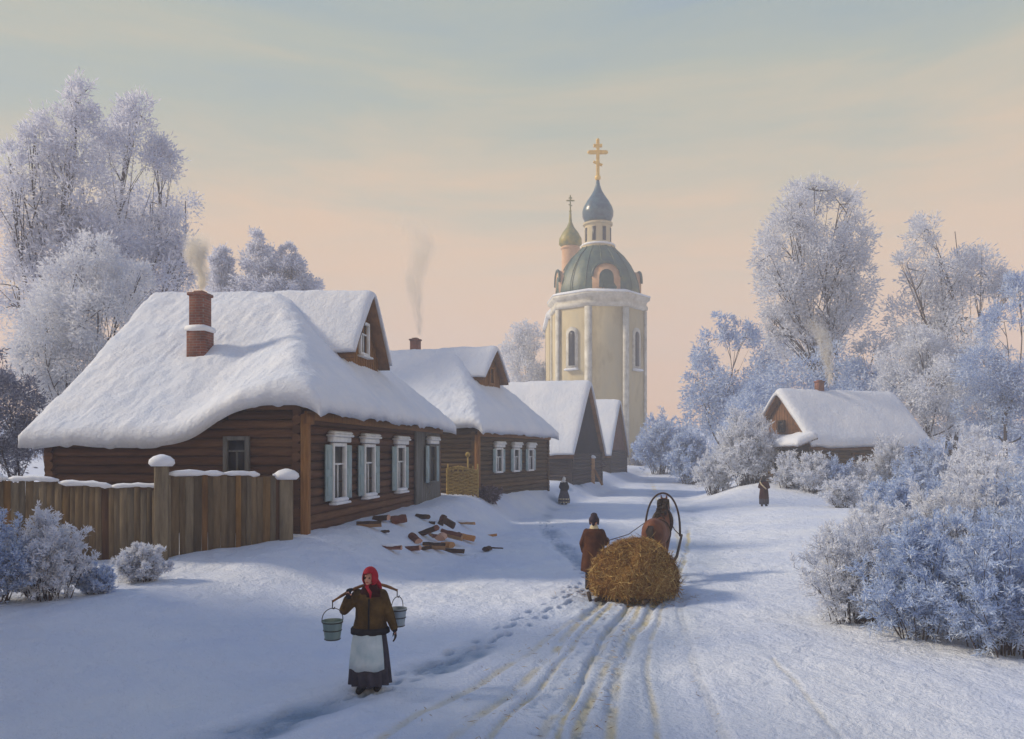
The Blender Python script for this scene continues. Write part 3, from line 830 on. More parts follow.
# dome
mb = MB(); prof = [(5.55, 22.6), (5.6, 23.3), (5.45, 24.4), (5.05, 25.7), (4.4, 27.0), (3.5, 28.3), (2.6, 29.2), (2.2, 29.7), (1.2, 30.0)]
n = 48; a = np.arange(n)*2*pi/n
mb.rings([np.stack([r*(1+.035*np.abs(np.sin(4*a)))*np.cos(a), r*(1+.035*np.abs(np.sin(4*a)))*np.sin(a), np.full(n, z)], 1) for r, z in prof]); dome = mb.build('dome', 'green_copper', ch, True)
for k in range(16):
    an = k*2*pi/16; m2 = MB(); m2.tube([(r*1.035*math.cos(an), r*1.035*math.sin(an), z) for r, z in prof[:-1]], .07, 4); m2.build('rib', 'green_copper', dome)
for k in range(4):                                                       # kokoshnik gables at the foot of the dome
    ph = R(5.5+90*k); tt = Vector((math.cos(ph), math.sin(ph), 0)); nn = Vector((math.sin(ph), -math.cos(ph), 0))
    def pt(a, b, z): return tuple(tt*a+nn*b+Vector((0, 0, z)))
    prof2 = [(-1.85, 22.6)]+[(-1.85*math.cos(q), 24.5+2.0*math.sin(q)**.8) for q in np.linspace(.02, pi-.02, 15)]+[(1.85, 22.6)]
    m2 = MB(); m2.rings([[pt(x, b, z) for x, z in prof2] for b in (5.6, 3.2)]); ko = m2.build('dormer_gable', 'peach_plaster', ch)
    m2 = MB(); m2.tube([pt(x*1.04, 5.65, z+.03) for x, z in prof2[1:-1]], .17, 6); m2.build('moulding', 'green_copper', ko)
    m2 = MB(); m2.rings([[pt(.52*x, b, 23.2+.62*(z-22.6)) for x, z in prof2] for b in (5.65, 5.45)]); m2.build('pane', 'green_copper', ko)
mb = MB(); mb.lathe([(2.35, 29.5), (2.35, 29.85), (1.85, 30.0), (1.8, 32.7), (2.05, 32.85), (2.05, 33.1), (1.2, 33.3)], n=24); dr = mb.build('drum', 'beige_plaster', ch, True, 35)
mb = MB(); mb.lathe([(2.3, 29.84), (2.45, 29.95), (2.3, 30.15), (1.8, 30.22)], n=24); mb.build('snow_ring', 'snow_crust', dr, True)
for k in range(8):
    an = R(22.5+45*k); mb = MB(); M_ = Matrix.Rotation(an, 4, 'Z'); mb.box((1.78*math.cos(an), 1.78*math.sin(an), 31.4), (.12, .5, 1.9), M_); mb.build('window', 'dark_void', dr)
ON = [(1.5, 33.1), (1.85, 33.5), (2.12, 34.1), (2.15, 34.7), (1.95, 35.4), (1.5, 36.2), (.95, 37.0), (.55, 37.7), (.3, 38.5), (.16, 39.3)]
mb = MB(); mb.lathe(ON, n=32); mb.build('onion_dome', 'blue_copper', ch, True)
def cross(parent, x, y, z, s, mat='gilding'):
    mb = MB(); mb.ball((x, y, z+.25*s), .42*s, 12, 8)
    mb.bevbox((x, y, z+2.9*s), (.44*s, .36*s, 5.0*s), .03)
    mb.bevbox((x, y, z+3.75*s), (2.4*s, .34*s, .5*s), .03); mb.bevbox((x, y, z+4.65*s), (1.2*s, .34*s, .42*s), .03)
    mb.bevbox((x, y, z+2.2*s), (1.35*s, .28*s, .32*s), .03, Matrix.Rotation(R(22), 4, 'Y'))
    for q in (-1, 1): mb.ball((x+q*1.2*s, y, z+3.75*s), .24*s, 8, 6)
    mb.ball((x, y, z+5.4*s), .26*s, 8, 6)
    mb.build('cross', mat, parent, True, 40)
cross(ch, 0, 0, 39.2, 1.0)
# windows of the tower: tall, arched, in white surrounds
for k in range(8):
    pc = PHI[k]+R(22.5)
    if k % 2: continue
    ap = RO*math.cos(R(22.5)); tt = Vector((math.cos(pc), math.sin(pc), 0)); nn = Vector((math.sin(pc), -math.cos(pc), 0))
    def pt(a, b, z): return tuple(tt*a+nn*b+Vector((0, 0, z)))
    def arch(w, z0, z1): return [(-w, z0)]+[(-w*math.cos(q), z1+w*math.sin(q)) for q in np.linspace(0, pi, 11)]+[(w, z0)]
    mb = MB(); mb.rings([[pt(x, b, z) for x, z in arch(.92, 12.6, 17.3)] for b in (ap-.1, ap+.22)]); wi = mb.build('window', 'white_plaster', ch)
    mb = MB(); mb.rings([[pt(x, b, z) for x, z in arch(.50, 13.1, 17.2)] for b in (ap+.1, ap+.235)]); mb.build('pane', 'dark_void', wi)
    mb = MB(); mb.bevbox(pt(0, ap+.3, 12.6), (2.1, .7, .28), .1, Matrix((tt, nn, Vector((0, 0, 1)))).transposed()); mb.build('sill', 'snow_crust', wi)
# nave behind with its own small cupola
mb = MB(); mb.bevbox((-1.2, 11.5, 9.8), (10.6, 12, 22.6), .1); nv = mb.build('nave', 'beige_plaster', ch)
mb = MB(); mb.rings([[(-1.2+sx*w, 11.5+sy*(w+.7), z) for sx, sy in ((-1,-1),(1,-1),(1,1),(-1,1))] for w, z in ((5.7, 21.0), (5.7, 21.7), (5.0, 22.6), (2.2, 24.4))]); mb.build('nave_roof', 'snow_crust', nv)
mb = MB(); mb.bevbox((-3.9, 9.5, 24.4), (1.7, 1.7, 4.6), .1); mb.build('turret', 'peach_plaster', nv)
mb = MB(); mb.lathe([(1.45, 24), (1.45, 26.5), (1.3, 26.7), (1.3, 31.3), (1.5, 31.5), (1.4, 31.8)], (-2.9, 12, 1.2), 20); mb.build('drum', 'peach_plaster', ch, True, 35)
mb = MB(); mb.lathe([(1.25, 31.7), (1.75, 32.2), (1.72, 33.0), (1.2, 34.0), (.6, 34.8), (.25, 35.6), (.14, 37.2)], (-2.9, 12, 1.2), 24); mb.build('onion_dome', 'gold_green_copper', ch, True)
cross(ch, -2.9, 12, 38.4, .45, 'gold_green_copper')

# ---------------------------------------------------------------- plank fence
def fence_run(p0, p1, h, seed, parent, top_wave=.10):
    rng = np.random.default_rng(seed); p0 = np.array(p0); p1 = np.array(p1); ln = np.linalg.norm(p1-p0); d = (p1-p0)/ln; nrm = np.array([d[1], -d[0]])
    if nrm[1] > 0: nrm = -nrm
    M_ = Matrix.Rotation(math.atan2(d[1], d[0]), 4, 'Z'); mb = MB(); s = .02; tops = []
    while s < ln-.05:
        w = rng.uniform(.13, .21); p = p0+d*(s+w/2)+nrm*rng.uniform(0, .03)
        zb = float(terrain_base(np.array([p[0]]), np.array([p[1]]))[0])-.35
        zt = h(s/ln)+rng.uniform(-top_wave, top_wave*.6)
        tilt = Matrix.Rotation(rng.normal(0, .005), 4, 'Y')
        mb.bevbox((p[0], p[1], (zb+zt)/2), (w-.004, .035, zt-zb), .006, M_ @ tilt)
        tops.append((s+w/2, zt)); s += w
    panel = mb.build('plank_panel', 'fence_planks', parent)
    mb = MB()
    for f in (.3, .82):
        a = p0-nrm*.06; b = p1-nrm*.06
        mb.tube([(a[0], a[1], gz(*a)*(1-f)+h(0)*f), (b[0], b[1], gz(*b)*(1-f)+h(1)*f)], .05, 6)
    mb.build('rail', 'dark_beam', panel)
    # snow lying along the plank tops, broken into lengths
    k = 0
    while k < len(tops):
        m_ = int(rng.integers(5, 12)); seg = tops[k:k+m_]; k += m_-1+int(rng.integers(0, 4)//3*2)
        if len(seg) < 3: break
        pts = [(*(p0+d*s_+nrm*.01), z+.03+.05*math.sin(pi*i/(len(seg)-1))) for i, (s_, z) in enumerate(seg)]
        zs = [q[2] for q in pts]; zs = np.convolve(np.pad(zs, 2, 'edge'), np.ones(5)/5, 'valid')
        pts = [(q[0], q[1], z) for q, z in zip(pts, zs)]
        rad = [.03]+[rng.uniform(.045, .085) for _ in seg[1:-1]]+[.03]
        mb = MB(); mb.tube(pts, rad, 8); mb.build('snow_strip', 'snow_crust', panel, True)
fn = thing('plank_fence', 'weathered brown plank fence with snow along its top in front of the large house', 'fence', (0, 0, 0))
FP0, FP1, FP2 = (-16.5, 19.6), (-8.45, 19.35), (-5.95, 21.15)
fence_run(FP0, FP1, lambda f: 2.56+.10*math.sin(3+f*9), 5, fn)
fence_run(FP1, FP2, lambda f: 2.78-.12*f, 6, fn, .05)
for (x, y), zt, w in ((FP1, 3.0, .30), (FP2, 2.62, .34), ((-12.6, 19.42), 2.62, .24)):
    mb = MB(); zb = gz(x, y)-.4; mb.bevbox((x, y-.05, (zb+zt)/2), (w, w, zt-zb), .025, Matrix.Rotation(.25, 4, 'Z')); po = mb.build('post', 'fence_planks', fn)
    mb = MB(); k_ = w/2+.07
    mb.lathe([(k_*.9, zt-.02), (k_*1.12, zt+.05), (k_*1.05, zt+.14), (k_*.7, zt+.22), (.03, zt+.27)], (x, y-.05, 0), 14, 0, .3, 1.25, 1.0); mb.build('snow_cap', 'snow_crust', po, True)

# ---------------------------------------------------------------- wattle hurdle, brushwood, gatepost
wx, wy, wz = (-3.15, 39.1, gz(-3.15, 39.1))
wt = thing('wattle_hurdle', 'ochre woven wattle hurdle with a knobbed stake between the two log houses', 'hurdle', (wx, wy, wz), R(8))
mb = MB(); rng = np.random.default_rng(3)
for r_ in range(15):
    z = .06+r_*.085
    xs_ = np.linspace(-.05, 1.5, 40)
    ph = (r_ % 2)*pi
    mb.tube(np.stack([xs_, .05*np.sin(xs_/1.45*pi*6+ph), z+rng.normal(0, .008, 40)+(.1*np.sin(xs_*3) if r_ > 12 else 0)], 1), .046, 6)
for k in range(3):
    yb = .45*(k+1)
    for r_ in range(14): mb.tube([(1.48, yb-.45, .06+r_*.085), (1.5, yb, .06+r_*.085)], .045, 5)
mb.build('woven_panel', 'wattle', wt, True)
for k in range(7):
    mb = MB(); x = .02+k*.243; tall = (1.5, 1.36, 1.42, 1.38, 1.95, 1.4, 1.5)[k]
    mb.tube([(x, 0, -.4), (x+.01, 0, tall*.5), (x, 0, tall)], [.05, .048, .042], 7)
    if k == 4: mb.ball((x, 0, tall), (.12, .12, .14), 8, 6)
    mb.build('stake', 'wattle', wt, True)

frost_bush('brush_heap', 'low purple-brown heap of brushwood under the windows of the second house', (-1.15, 39.9, gz(-1.15, 39.9)), 1.6, .9, 1.2, 26, 5200, .16, .03, 'brush_brown', 77, stem_r=.014)
px_, py_ = 6.65, 66.0; pz_ = gz(px_, py_)
gp = thing('gatepost', 'tan wooden gatepost with a leaning board in front of the barn gable', 'post', (px_, py_, pz_))
mb = MB(); mb.bevbox((0, 0, .75), (.34, .3, 2.5), .03); mb.build('post', 'split_wood', gp)
mb = MB(); mb.bevbox((.45, -.1, .45), (.2, .1, 1.5), .02, Matrix.Rotation(R(-28), 4, 'Y')); mb.build('leaning_board', 'ochre_board', gp)
mb = MB(); mb.lathe([(.22, 1.98), (.3, 2.05), (.2, 2.2), (.03, 2.26)], n=12); mb.build('snow_cap', 'snow_crust', gp, True)

# ---------------------------------------------------------------- scattered firewood
def billet(mat, L, w, rng, snow=False, split=True):
    """a split log: bark on its round side, pale wood on the cut faces; lies along local x"""
    n = 9; mb = MB()
    arc = [(math.cos(q), math.sin(q)) for q in (np.linspace(0, pi*.95, n) if split else np.linspace(0, 2*pi*.999, n+5)[:-1])]
    if split: arc += [(-.2, -.22), (.35, -.28)]
    rr = []
    for k, x in enumerate(np.linspace(-L/2, L/2, 5)):
        s_ = w*(1+rng.uniform(-.06, .06)); rr.append([(x+rng.uniform(-.01, .01), s_*a_*.55, s_*b_*.55+.2*w) for a_, b_ in arc])
    m_ = len(arc)
    mb.rings(rr)
    mids = []
    for i in range(4):
        for j in range(m_): mids.append(0 if (not split or j < n-1) else 1)
    mids += [1, 1]
    mb.M = mids
    return mb
LOGS = [
 (437,534,.62,.26, 40,'red_bark','split_wood','brown log lying crosswise between the leaning log and the stump of the heap',1),
 (449,546,.48,.30,-40,'orange_wood','split_wood','amber cut billet at the foot of the heap, above the flat black log',0),
 (421,548,.40,.16, 25,'dark_bark','split_wood','thin dark split piece just left of the bottom log of the heap',0),
 (460,533,.42,.18, 65,'dark_bark','red_bark','short dark piece between the heap and the long pale board',0),
 (369,524,.75,.26, 10,'dark_bark','split_wood','dark green-brown log lying closest to the fence end of the firewood',0),
 (382,517,.55,.26,-20,'dark_bark','pink_wood','grey-purple log half buried beside the house wall',0),
 (399,520,.50,.36, 15,'red_bark','split_wood','reddish chunk of wood with a thin billet on top, under the third window',0),
 (398,500,.45,.32,  0,'dark_bark','split_wood','snow-capped block of wood right against the house wall',1),
 (418,515,.55,.24,-35,'dark_bark','dark_bark','dark log lying below the grey porch window',0),
 (430,520,.22,.14, 30,'dark_bark','dark_bark','tiny dark chip between two dark logs near the porch',0),
 (443,521,.42,.24, 55,'dark_bark','dark_bark','short dark stub sticking up behind the log heap',0),
 (385,530,.26,.13,-25,'dark_bark','dark_bark','small dark chip left of the reddish slanting log',0),
 (409,538,.60,.24,-60,'red_bark','pink_wood','reddish log slanting down left of the log heap',0),
 (391,547,.62,.20,-8,'red_bark','pink_wood','pale pink split log with snow on it, front left of the heap',1),
 (406,548,.50,.22,-14,'red_bark','pink_wood','dark pink log touching the end of the snowy pink one',0),
 (426,535,.80,.27,-32,'dark_bark','red_bark','long dark log leaning against the left side of the heap',0),
 (432,547,.72,.30, 4,'dark_bark','split_wood','dark brown log at the bottom left of the heap',0),
 (441,541,.36,.30, 80,'pink_wood','pink_wood','pale pink cut face of the log in the middle of the heap',0),
 (446,530,.55,.34, 25,'dark_bark','red_bark','dark stump-like log crowning the heap',0),
 (453,540,.75,.34,-12,'red_bark','split_wood','golden-brown split log on the right of the heap',0),
 (455,550,.80,.18,-6,'dark_bark','dark_bark','flat black log in front of the heap on the right',0),
 (473,539,.58,.27,-10,'orange_wood','orange_wood','bright orange split log standing apart right of the heap',0),
 (487,549,.34,.22, 70,'dark_bark','dark_bark','short black stub at the right end of the firewood',0),
 (497,547,.42,.07, 5,'dark_bark','dark_bark','thin black stick beside the short black stub',0),
 (467,522,1.15,.16,-28,'split_wood','split_wood','long pale board topped with snow behind the orange log',1),
 (492,534,.40,.12, 0,'orange_wood','orange_wood','thin orange sliver of wood in the snow right of the long board',0),
]
for k, (px, py, L, w, ang, m1_, m2_, lab, sn) in enumerate(LOGS):
    rng = np.random.default_rng(100+k)
    if 405 <= px <= 480: px = 441+(px-441)*.80
    x, y, z = ground(px, py+2)
    px = LOGS[k][0]
    mb = billet(m1_, L, w, rng)
    if sn:
        o = thing('firewood_log', lab, 'log', (x, y, z), R(ang), 'firewood scattered in the snow'); mb.build('billet', [m1_, m2_], o, True, 40)
        q = MB(); rr = []
        for x_ in np.linspace(-L*.47, L*.47, 7):
            e = max(.25, math.sin(pi*(x_/L*1.0+.5)))**.5; c_ = w*.42
            rr.append([(x_, c_*math.cos(t_)*e, .2*w+w*.50+.09*math.sin(t_)*e-.03) for t_ in np.linspace(0, pi, 7)]+[(x_, 0, .2*w+w*.35)])
        q.rings(rr); q.build('snow_cap', 'snow_crust', o, True)
    else:
        o = mb.build('firewood_log', [m1_, m2_], None, True, 40); o.location = (x, y, z); o.rotation_euler = (rng.uniform(-.6, .6), rng.uniform(-.12, .12), R(ang))
        tag(o, lab, 'log', 'firewood scattered in the snow')
        lift, roll, pitch = {426: (.16, .3, -.35), 441: (.16, .2, -.15), 446: (.30, .5, .55), 453: (.17, -.3, .22), 473: (.05, .4, .18), 443: (.10, .2, -.9), 399: (.04, .5, -.15), 409: (.04, .3, .25)}.get(px, (0., None, 0.))
        o.location.z += lift
        if roll is not None: o.rotation_euler = (roll, pitch, R(ang))

# ------------------------------------------------------------------ people
def ellipse_rings(rows, n=28, fold=0., nf=9, ph=0.):
    a = np.arange(n)*2*pi/n; out = []
    z0, z1 = rows[0][0], rows[-1][0]
    for z, rx, ry, *c in rows:
        cx, cy = (c+[0, 0])[:2]
        k = 1+fold*np.sin(nf*a+ph+.6*math.sin(3*z))*abs((z-z1)/(z0-z1))
        out.append(np.stack([cx+rx*k*np.cos(a), cy+ry*k*np.sin(a), np.full(n, z)], 1))
    return out

def limb_chain(mb, pts, rads):
    for p, q, a, b in zip(pts[:-1], pts[1:], rads[:-1], rads[1:]): cap(mb, p, q, a, b)

def add_hand(mb, wrist, d, palm_n, side, curl=.5, r=.0085, open_=1.):
    """palm, four unequal fingers and a thumb; d = along the hand, palm_n = out of the palm, side = towards the thumb"""
    d, pn, sd = [np.asarray(v, float)/np.linalg.norm(v) for v in (d, palm_n, side)]
    w = np.asarray(wrist, float)
    for q in (-.026, -.009, .009, .026): cap(mb, w+d*.01+sd*q*.6, w+d*.085+sd*q, .015, .0125, 4, 8)
    for q, ln in ((.028, .070), (.010, .080), (-.009, .074), (-.027, .058)):
        p = w+d*.085+sd*q; c = curl
        for k, f in enumerate((.42, .33, .25)):
            dd = d*math.cos(c)+pn*math.sin(c)+sd*q*2*open_*.6; dd /= np.linalg.norm(dd)
            e = p+dd*ln*f*1.05; cap(mb, p, e, r*(1-.08*k), r*(.94-.08*k), 3, 8); p = e; c += curl*.9
    p = w+d*.025+sd*.028; e = p+(sd*.75+d*.6+pn*.25)*.036; cap(mb, p, e, .0125, .0105, 3, 8); cap(mb, e, e+(sd*.25+d*.9+pn*.35)*.032, .0105, .0085, 3, 8)

def person(label, loc, rz, h, arms, coat, coat_rows, hat, legs='boots', skirt=None, apron=None, vox=.010, head_turn=0., hand_mat='black_wool', feet=((-.10, -.06, 0), (.10, .06, 0)), coat_mat_low=None, sash=None):
    """arms: [(shoulder, elbow, wrist, hand_dir, palm, side, curl)] for the figure's right (x<0) then left (x>0); the figure faces -y"""
    t = thing('person', label, 'person', loc, rz)
    sc = h/1.65
    t.scale = (sc, sc, sc)
    ht = np.array(Matrix.Rotation(head_turn, 3, 'Z')); hc = np.array([0, -.012, 0])
    def hd(p): return ht @ np.array(p)+hc
    b = MB()
    b.ball((0, 0, .93), (.155, .115, .13), 14, 9); b.rings(ellipse_rings([(.86, .13, .10), (1.0, .125, .095), (1.15, .145, .10), (1.27, .16, .10), (1.35, .12, .085), (1.39, .06, .06)], 18))
    cap(b, (0, .005, 1.34), hd((0, .01, 1.48)), .058, .052)
    b.ball(hd((0, .012, 1.555)), (.074, .093, .105), 16, 11); b.ball(hd((0, -.030, 1.505)), (.056, .056, .058), 14, 9)
    b.ball(hd((0, -.088, 1.532)), (.013, .020, .014), 8, 6); cap(b, hd((0, -.076, 1.565)), hd((0, -.092, 1.538)), .008, .012, 3, 8)
    b.ball(hd((0, -.066, 1.468)), (.024, .022, .018), 8, 6); b.ball(hd((0, -.070, 1.583)), (.05, .02, .012), 10, 6)
    for s in (-1, 1):
        b.ball(hd((s*.074, .015, 1.545)), (.012, .026, .034), 8, 6); b.ball(hd((s*.036, -.058, 1.52)), (.024, .022, .022), 8, 6)
    for s, (fx, fy, fz) in zip((-1, 1), feet):
        limb_chain(b, [(s*.085, 0, .90), (s*.095, fy*.5-.02, .50), (fx, fy, .10+fz)], [.088, .058, .042]); cap(b, (fx, fy, .05+fz), (fx*1.1, fy-.15, .035+fz), .042, .032)
    for sh, el, wr, hdir, pn, sd, cu in arms:
        limb_chain(b, [sh, el, wr], [.052, .041, .029]); add_hand(b, wr, hdir, pn, sd, cu)
    body = remeshed('body', b, vox, 'skin', t, 3)
    for s in (-1, 1):
        e = MB(); e.ball(hd((s*.031, -.0795, 1.556)), (.013, .008, .009), 10, 7); e.build('eye', 'eye_dark', body, True)
    e = MB(); e.ball(hd((0, -.086, 1.497)), (.022, .008, .007), 10, 6); e.build('mouth', 'lip_red', body, True)
    # coat with sleeves
    c = MB(); c.rings(ellipse_rings(coat_rows, 28, .035, 7))
    for sh, el, wr, hdir, pn, sd, cu in arms:
        wr = np.array(wr, float); el_ = np.array(el, float); k = el_+(wr-el_)*.88
        limb_chain(c, [np.array(sh)*np.array([.92, 1, 1]), el_, k], [.085, .070, .056])
    remeshed('coat', c, .013 if vox < .015 else .02, coat, t, 4)
    for sh, el, wr, hdir, pn, sd, cu in arms:
        g = MB(); wr = np.array(wr, float); el_ = np.array(el, float)
        cap(g, el_+(wr-el_)*.82, wr, .046, .042); add_hand(g, wr, hdir, pn, sd, cu, .0125); remeshed('glove', g, .0065 if vox < .015 else .012, hand_mat, t, 1)
    for s, (fx, fy, fz) in zip((-1, 1), feet):
        g = MB(); cap(g, (fx*.98, fy*.75-.005, .40), (fx, fy, .10+fz), .072, .062); cap(g, (fx, fy+.01, .055+fz), (fx*1.12, fy-.16, .045+fz), .062, .048)
        remeshed('boot', g, .014 if vox < .015 else .02, 'black_wool', t, 3)
    if skirt:
        m_, rows = skirt[:2]; q = MB(); q.rings(ellipse_rings(rows, 96, .11, 13, .7)); sk = q.build('skirt', m_, t, True)
        if len(skirt) > 2:
            for zb, zt, mm in skirt[2]:
                zz = np.array([r_[0] for r_ in rows])[::-1]; fx_ = np.array([r_[1] for r_ in rows])[::-1]; fy_ = np.array([r_[2] for r_ in rows])[::-1]
                q = MB(); q.rings(ellipse_rings([(z, np.interp(z, zz, fx_)*1.07, np.interp(z, zz, fy_)*1.07) for z in (zb, zt)], 64, .05, 11, .7)); q.build('hem_band', mm, sk, True)
    if apron:
        m_, rows, half = apron; q = MB(); a = np.linspace(-pi/2-half, -pi/2+half*.75, 26); rr = []
        for z, rx, ry in rows:
            k = 1+.02*np.sin(9*a+z*4)*(1.2-z)+.012*np.sin(23*a)
            o_ = np.stack([rx*k*np.cos(a), ry*k*np.sin(a), np.full(26, z)+.012*np.sin(a*7)*(z < .5)], 1); i_ = o_*np.array([.965, .965, 1])
            rr.append(np.concatenate([o_, i_[::-1]]))
        q.rings(rr); q.build('apron', m_, t, True)
    kind, hm = hat[:2]
    if kind == 'scarf':
        q = MB(); n, m_ = 36, 22; V = []
        fd = ht @ np.array([0, -1, 0]); cc = hd((0, .010, 1.552))
        th = np.arange(n)*2*pi/n; ph = np.linspace(.0, pi*.80, m_)
        ring = []
        for p in ph:
            w = 1+.12*max(0, math.cos(p))*0
            v = np.stack([.094*np.sin(p)*np.cos(th), .114*np.sin(p)*np.sin(th), .125*np.cos(p)+np.zeros(n)], 1)
            v[:, 2] += .012*np.clip(np.cos(p), 0, 1)
            v *= 1+.02*np.sin(5*th+4*p)[:, None]
            ring.append(v)
        V = np.concatenate(ring); fs = []
        Vw = (ht @ V.T).T+cc
        for i in range(m_-1):
            for j in range(n):
                f = (i*n+j, i*n+(j+1) % n, (i+1)*n+(j+1) % n, (i+1)*n+j)
                ctr = V[list(f)].mean(0)
                if ctr[1] < -.045 and abs(ctr[0]) < .058 and -.085 < ctr[2] < .058: continue
                fs.append(f)
        q.add(Vw, [tuple(reversed(f)) for f in fs]); so = q.build('headscarf', hm, t, True)
        md = so.modifiers.new('thick', 'SOLIDIFY'); md.thickness = .014; md.offset = 1
        sd_ = so.modifiers.new('sub', 'SUBSURF'); sd_.levels = 1; sd_.render_levels = 1
        q = MB(); k = .012
        q.rings(ellipse_rings([(1.30, .16, .125, .02, -.02), (1.355, .155, .12, .012, -.01), (1.41, .105, .10, 0, -.006), (1.455, .082, .088, 0, -.004), (1.475, .07, .08)], 32, .05, 7)); q.build('scarf_folds', hat[2] if len(hat) > 2 else hm, so, True)
        q = MB(); q.tube([hd((.05, .07, 1.50)), (.10, .12, 1.43), (.14, .15, 1.33)], [.045, .04, .012], 8); q.build('scarf_tail', hm, so, True)
        q = MB(); q.ball(hd((0, -.085, 1.435)), (.03, .02, .022), 8, 6); q.tube([hd((.0, -.09, 1.43)), (.03, -.14, 1.36), (.035, -.165, 1.29)], [.02, .022, .008], 6); q.build('scarf_knot', hm, so, True)
    else:                                                               # fur cap with ear flaps
        q = MB(); q.ball(hd((0, .012, 1.625)), (.108, .122, .075), 16, 9); q.ball(hd((0, .02, 1.70)), (.078, .088, .06), 14, 8)
        for s in (-1, 1): cap(q, hd((s*.090, .012, 1.60)), hd((s*.092, .01, 1.50)), .034, .026)
        cap(q, hd((0, .10, 1.60)), hd((0, .095, 1.50)), .05, .04); cap(q, hd((-.05, .10, 1.58)), hd((.05, .10, 1.58)), .045, .045)
        remeshed('fur_cap', q, .012, hm, t, 3)
        q = MB(); q.rings(ellipse_rings([(1.33, .14, .115), (1.39, .105, .10), (1.45, .085, .09), (1.48, .07, .075)], 24, .04, 6)); q.build('collar', hat[2], t, True)
    if sash:
        q = MB(); q.tube(sash[1], sash[2], 7); q.build('strap', sash[0], t, True)
    return t

COAT_SHORT = [(.80, .245, .195), (.88, .235, .185), (1.0, .205, .165), (1.12, .20, .158), (1.25, .212, .152), (1.33, .18, .13), (1.40, .085, .085)]
COAT_LONG = [(.42, .265, .225), (.60, .255, .21), (.80, .235, .19), (.98, .21, .17), (1.12, .208, .165), (1.25, .222, .16), (1.33, .19, .135), (1.40, .09, .09)]
SKIRT = [(.10, .275, .25), (.30, .265, .235), (.55, .245, .21), (.75, .222, .185), (.92, .19, .155)]

wx0, wy0 = -1.97, 11.1; wz0 = gz(wx0, wy0)
woman = person('woman in red headscarf, brown coat and pale blue apron carrying two pails along the footpath', (wx0, wy0, wz0), 0, 1.66,
    [((-.18, 0, 1.31), (-.335, -.10, 1.12), (-.265, -.19, 1.305), (.12, -.12, 1.), (.3, 1, .1), (1, .1, 0), .75),
     ((.18, 0, 1.31), (.265, .0, 1.05), (.345, -.045, .845), (.18, -.08, -.95), (-.9, -.1, -.2), (-.1, -1, 0), .32)],
    'brown_sheepskin', COAT_SHORT, ('scarf', 'red_wool', 'dark_red_wool'), skirt=('dark_skirt', SKIRT),
    apron=('blue_apron', [(.32, .292, .272), (.45, .283, .258), (.6, .268, .24), (.75, .246, .214), (.86, .236, .20)], 1.15), vox=.0085, head_turn=R(-16))
q = MB(); q.rings(ellipse_rings([(.785, .256, .206), (.80, .268, .216), (.85, .266, .212), (.872, .248, .196)], 48, .03, 9)); q.build('coat_hem', 'black_wool', woman, True)
q = MB(); q.tube([(.015, -.165, 1.28), (.012, -.178, 1.12), (.014, -.184, 1.0), (.018, -.205, .87)], .012, 6); q.build('coat_edge', 'black_wool', woman, True)
# shoulder yoke and pails
yk = MB(); L_, C_, R_ = np.array([-.46, -.27, 1.275]), np.array([.0, .125, 1.425]), np.array([.32, .40, 1.31])
q = np.linspace(0, 1, 17)[:, None]; arc = L_+(R_-L_)*q+np.array([.02, .05, .15])*np.sin(q*pi)
yk.tube(arc, [.016]*2+[.022]*13+[.016]*2, 8)
yo = thing('shoulder_yoke', 'bent wooden yoke across the shoulders of the woman in the red headscarf', 'yoke', (wx0, wy0, wz0))
yk.build('pole', 'yoke_wood', yo, True)
for e in (L_, R_):
    k = MB(); k.tube([e+np.array([0, 0, .02]), e+np.array([0, 0, -.05]), e+np.array([.0, -.015, -.09]), e+np.array([.02, 0, -.10]), e+np.array([.03, .01, -.075])], .008, 6); k.build('hook', 'iron', yo, True)
def pail(label, c, mat, tilt):
    t = thing('pail', label, 'pail', (wx0+c[0], wy0+c[1], wz0+c[2]), tilt)
    a = MB(); a.lathe([(.098, 0), (.102, .008), (.135, .245), (.142, .252), (.142, .262), (.132, .262), (.130, .25), (.112, .10), (.02, .095)], n=32); bo = a.build('bucket', mat, t, True, 40)
    for z, r in ((.012, .106), (.13, .122), (.238, .137)):
        a = MB(); an = np.linspace(0, 2*pi, 33)[:-1]; a.tube(np.stack([r*np.cos(np.append(an, 0)), r*np.sin(np.append(an, 0)), np.full(33, z)], 1), .006, 5); a.build('hoop', 'iron', bo, True)
    a = MB(); an = np.linspace(0, pi, 15); a.tube(np.stack([.145*np.cos(an), an*0, .25+.175*np.sin(an)**.8], 1), .006, 6); a.build('handle', 'iron', t, True)
    a = MB(); a.lathe([(.117, .16), (.125, .185), (.02, .19)], n=24); a.build('water', 'dark_void', t, True)
pail('greenish metal pail hanging in front at the left end of the yoke', (L_[0], L_[1], L_[2]-.10-.415), 'green_zinc', .5)
pail('blue-grey metal pail hanging behind the woman at the right end of the yoke', (R_[0], R_[1], R_[2]-.10-.415), 'zinc', 1.1)

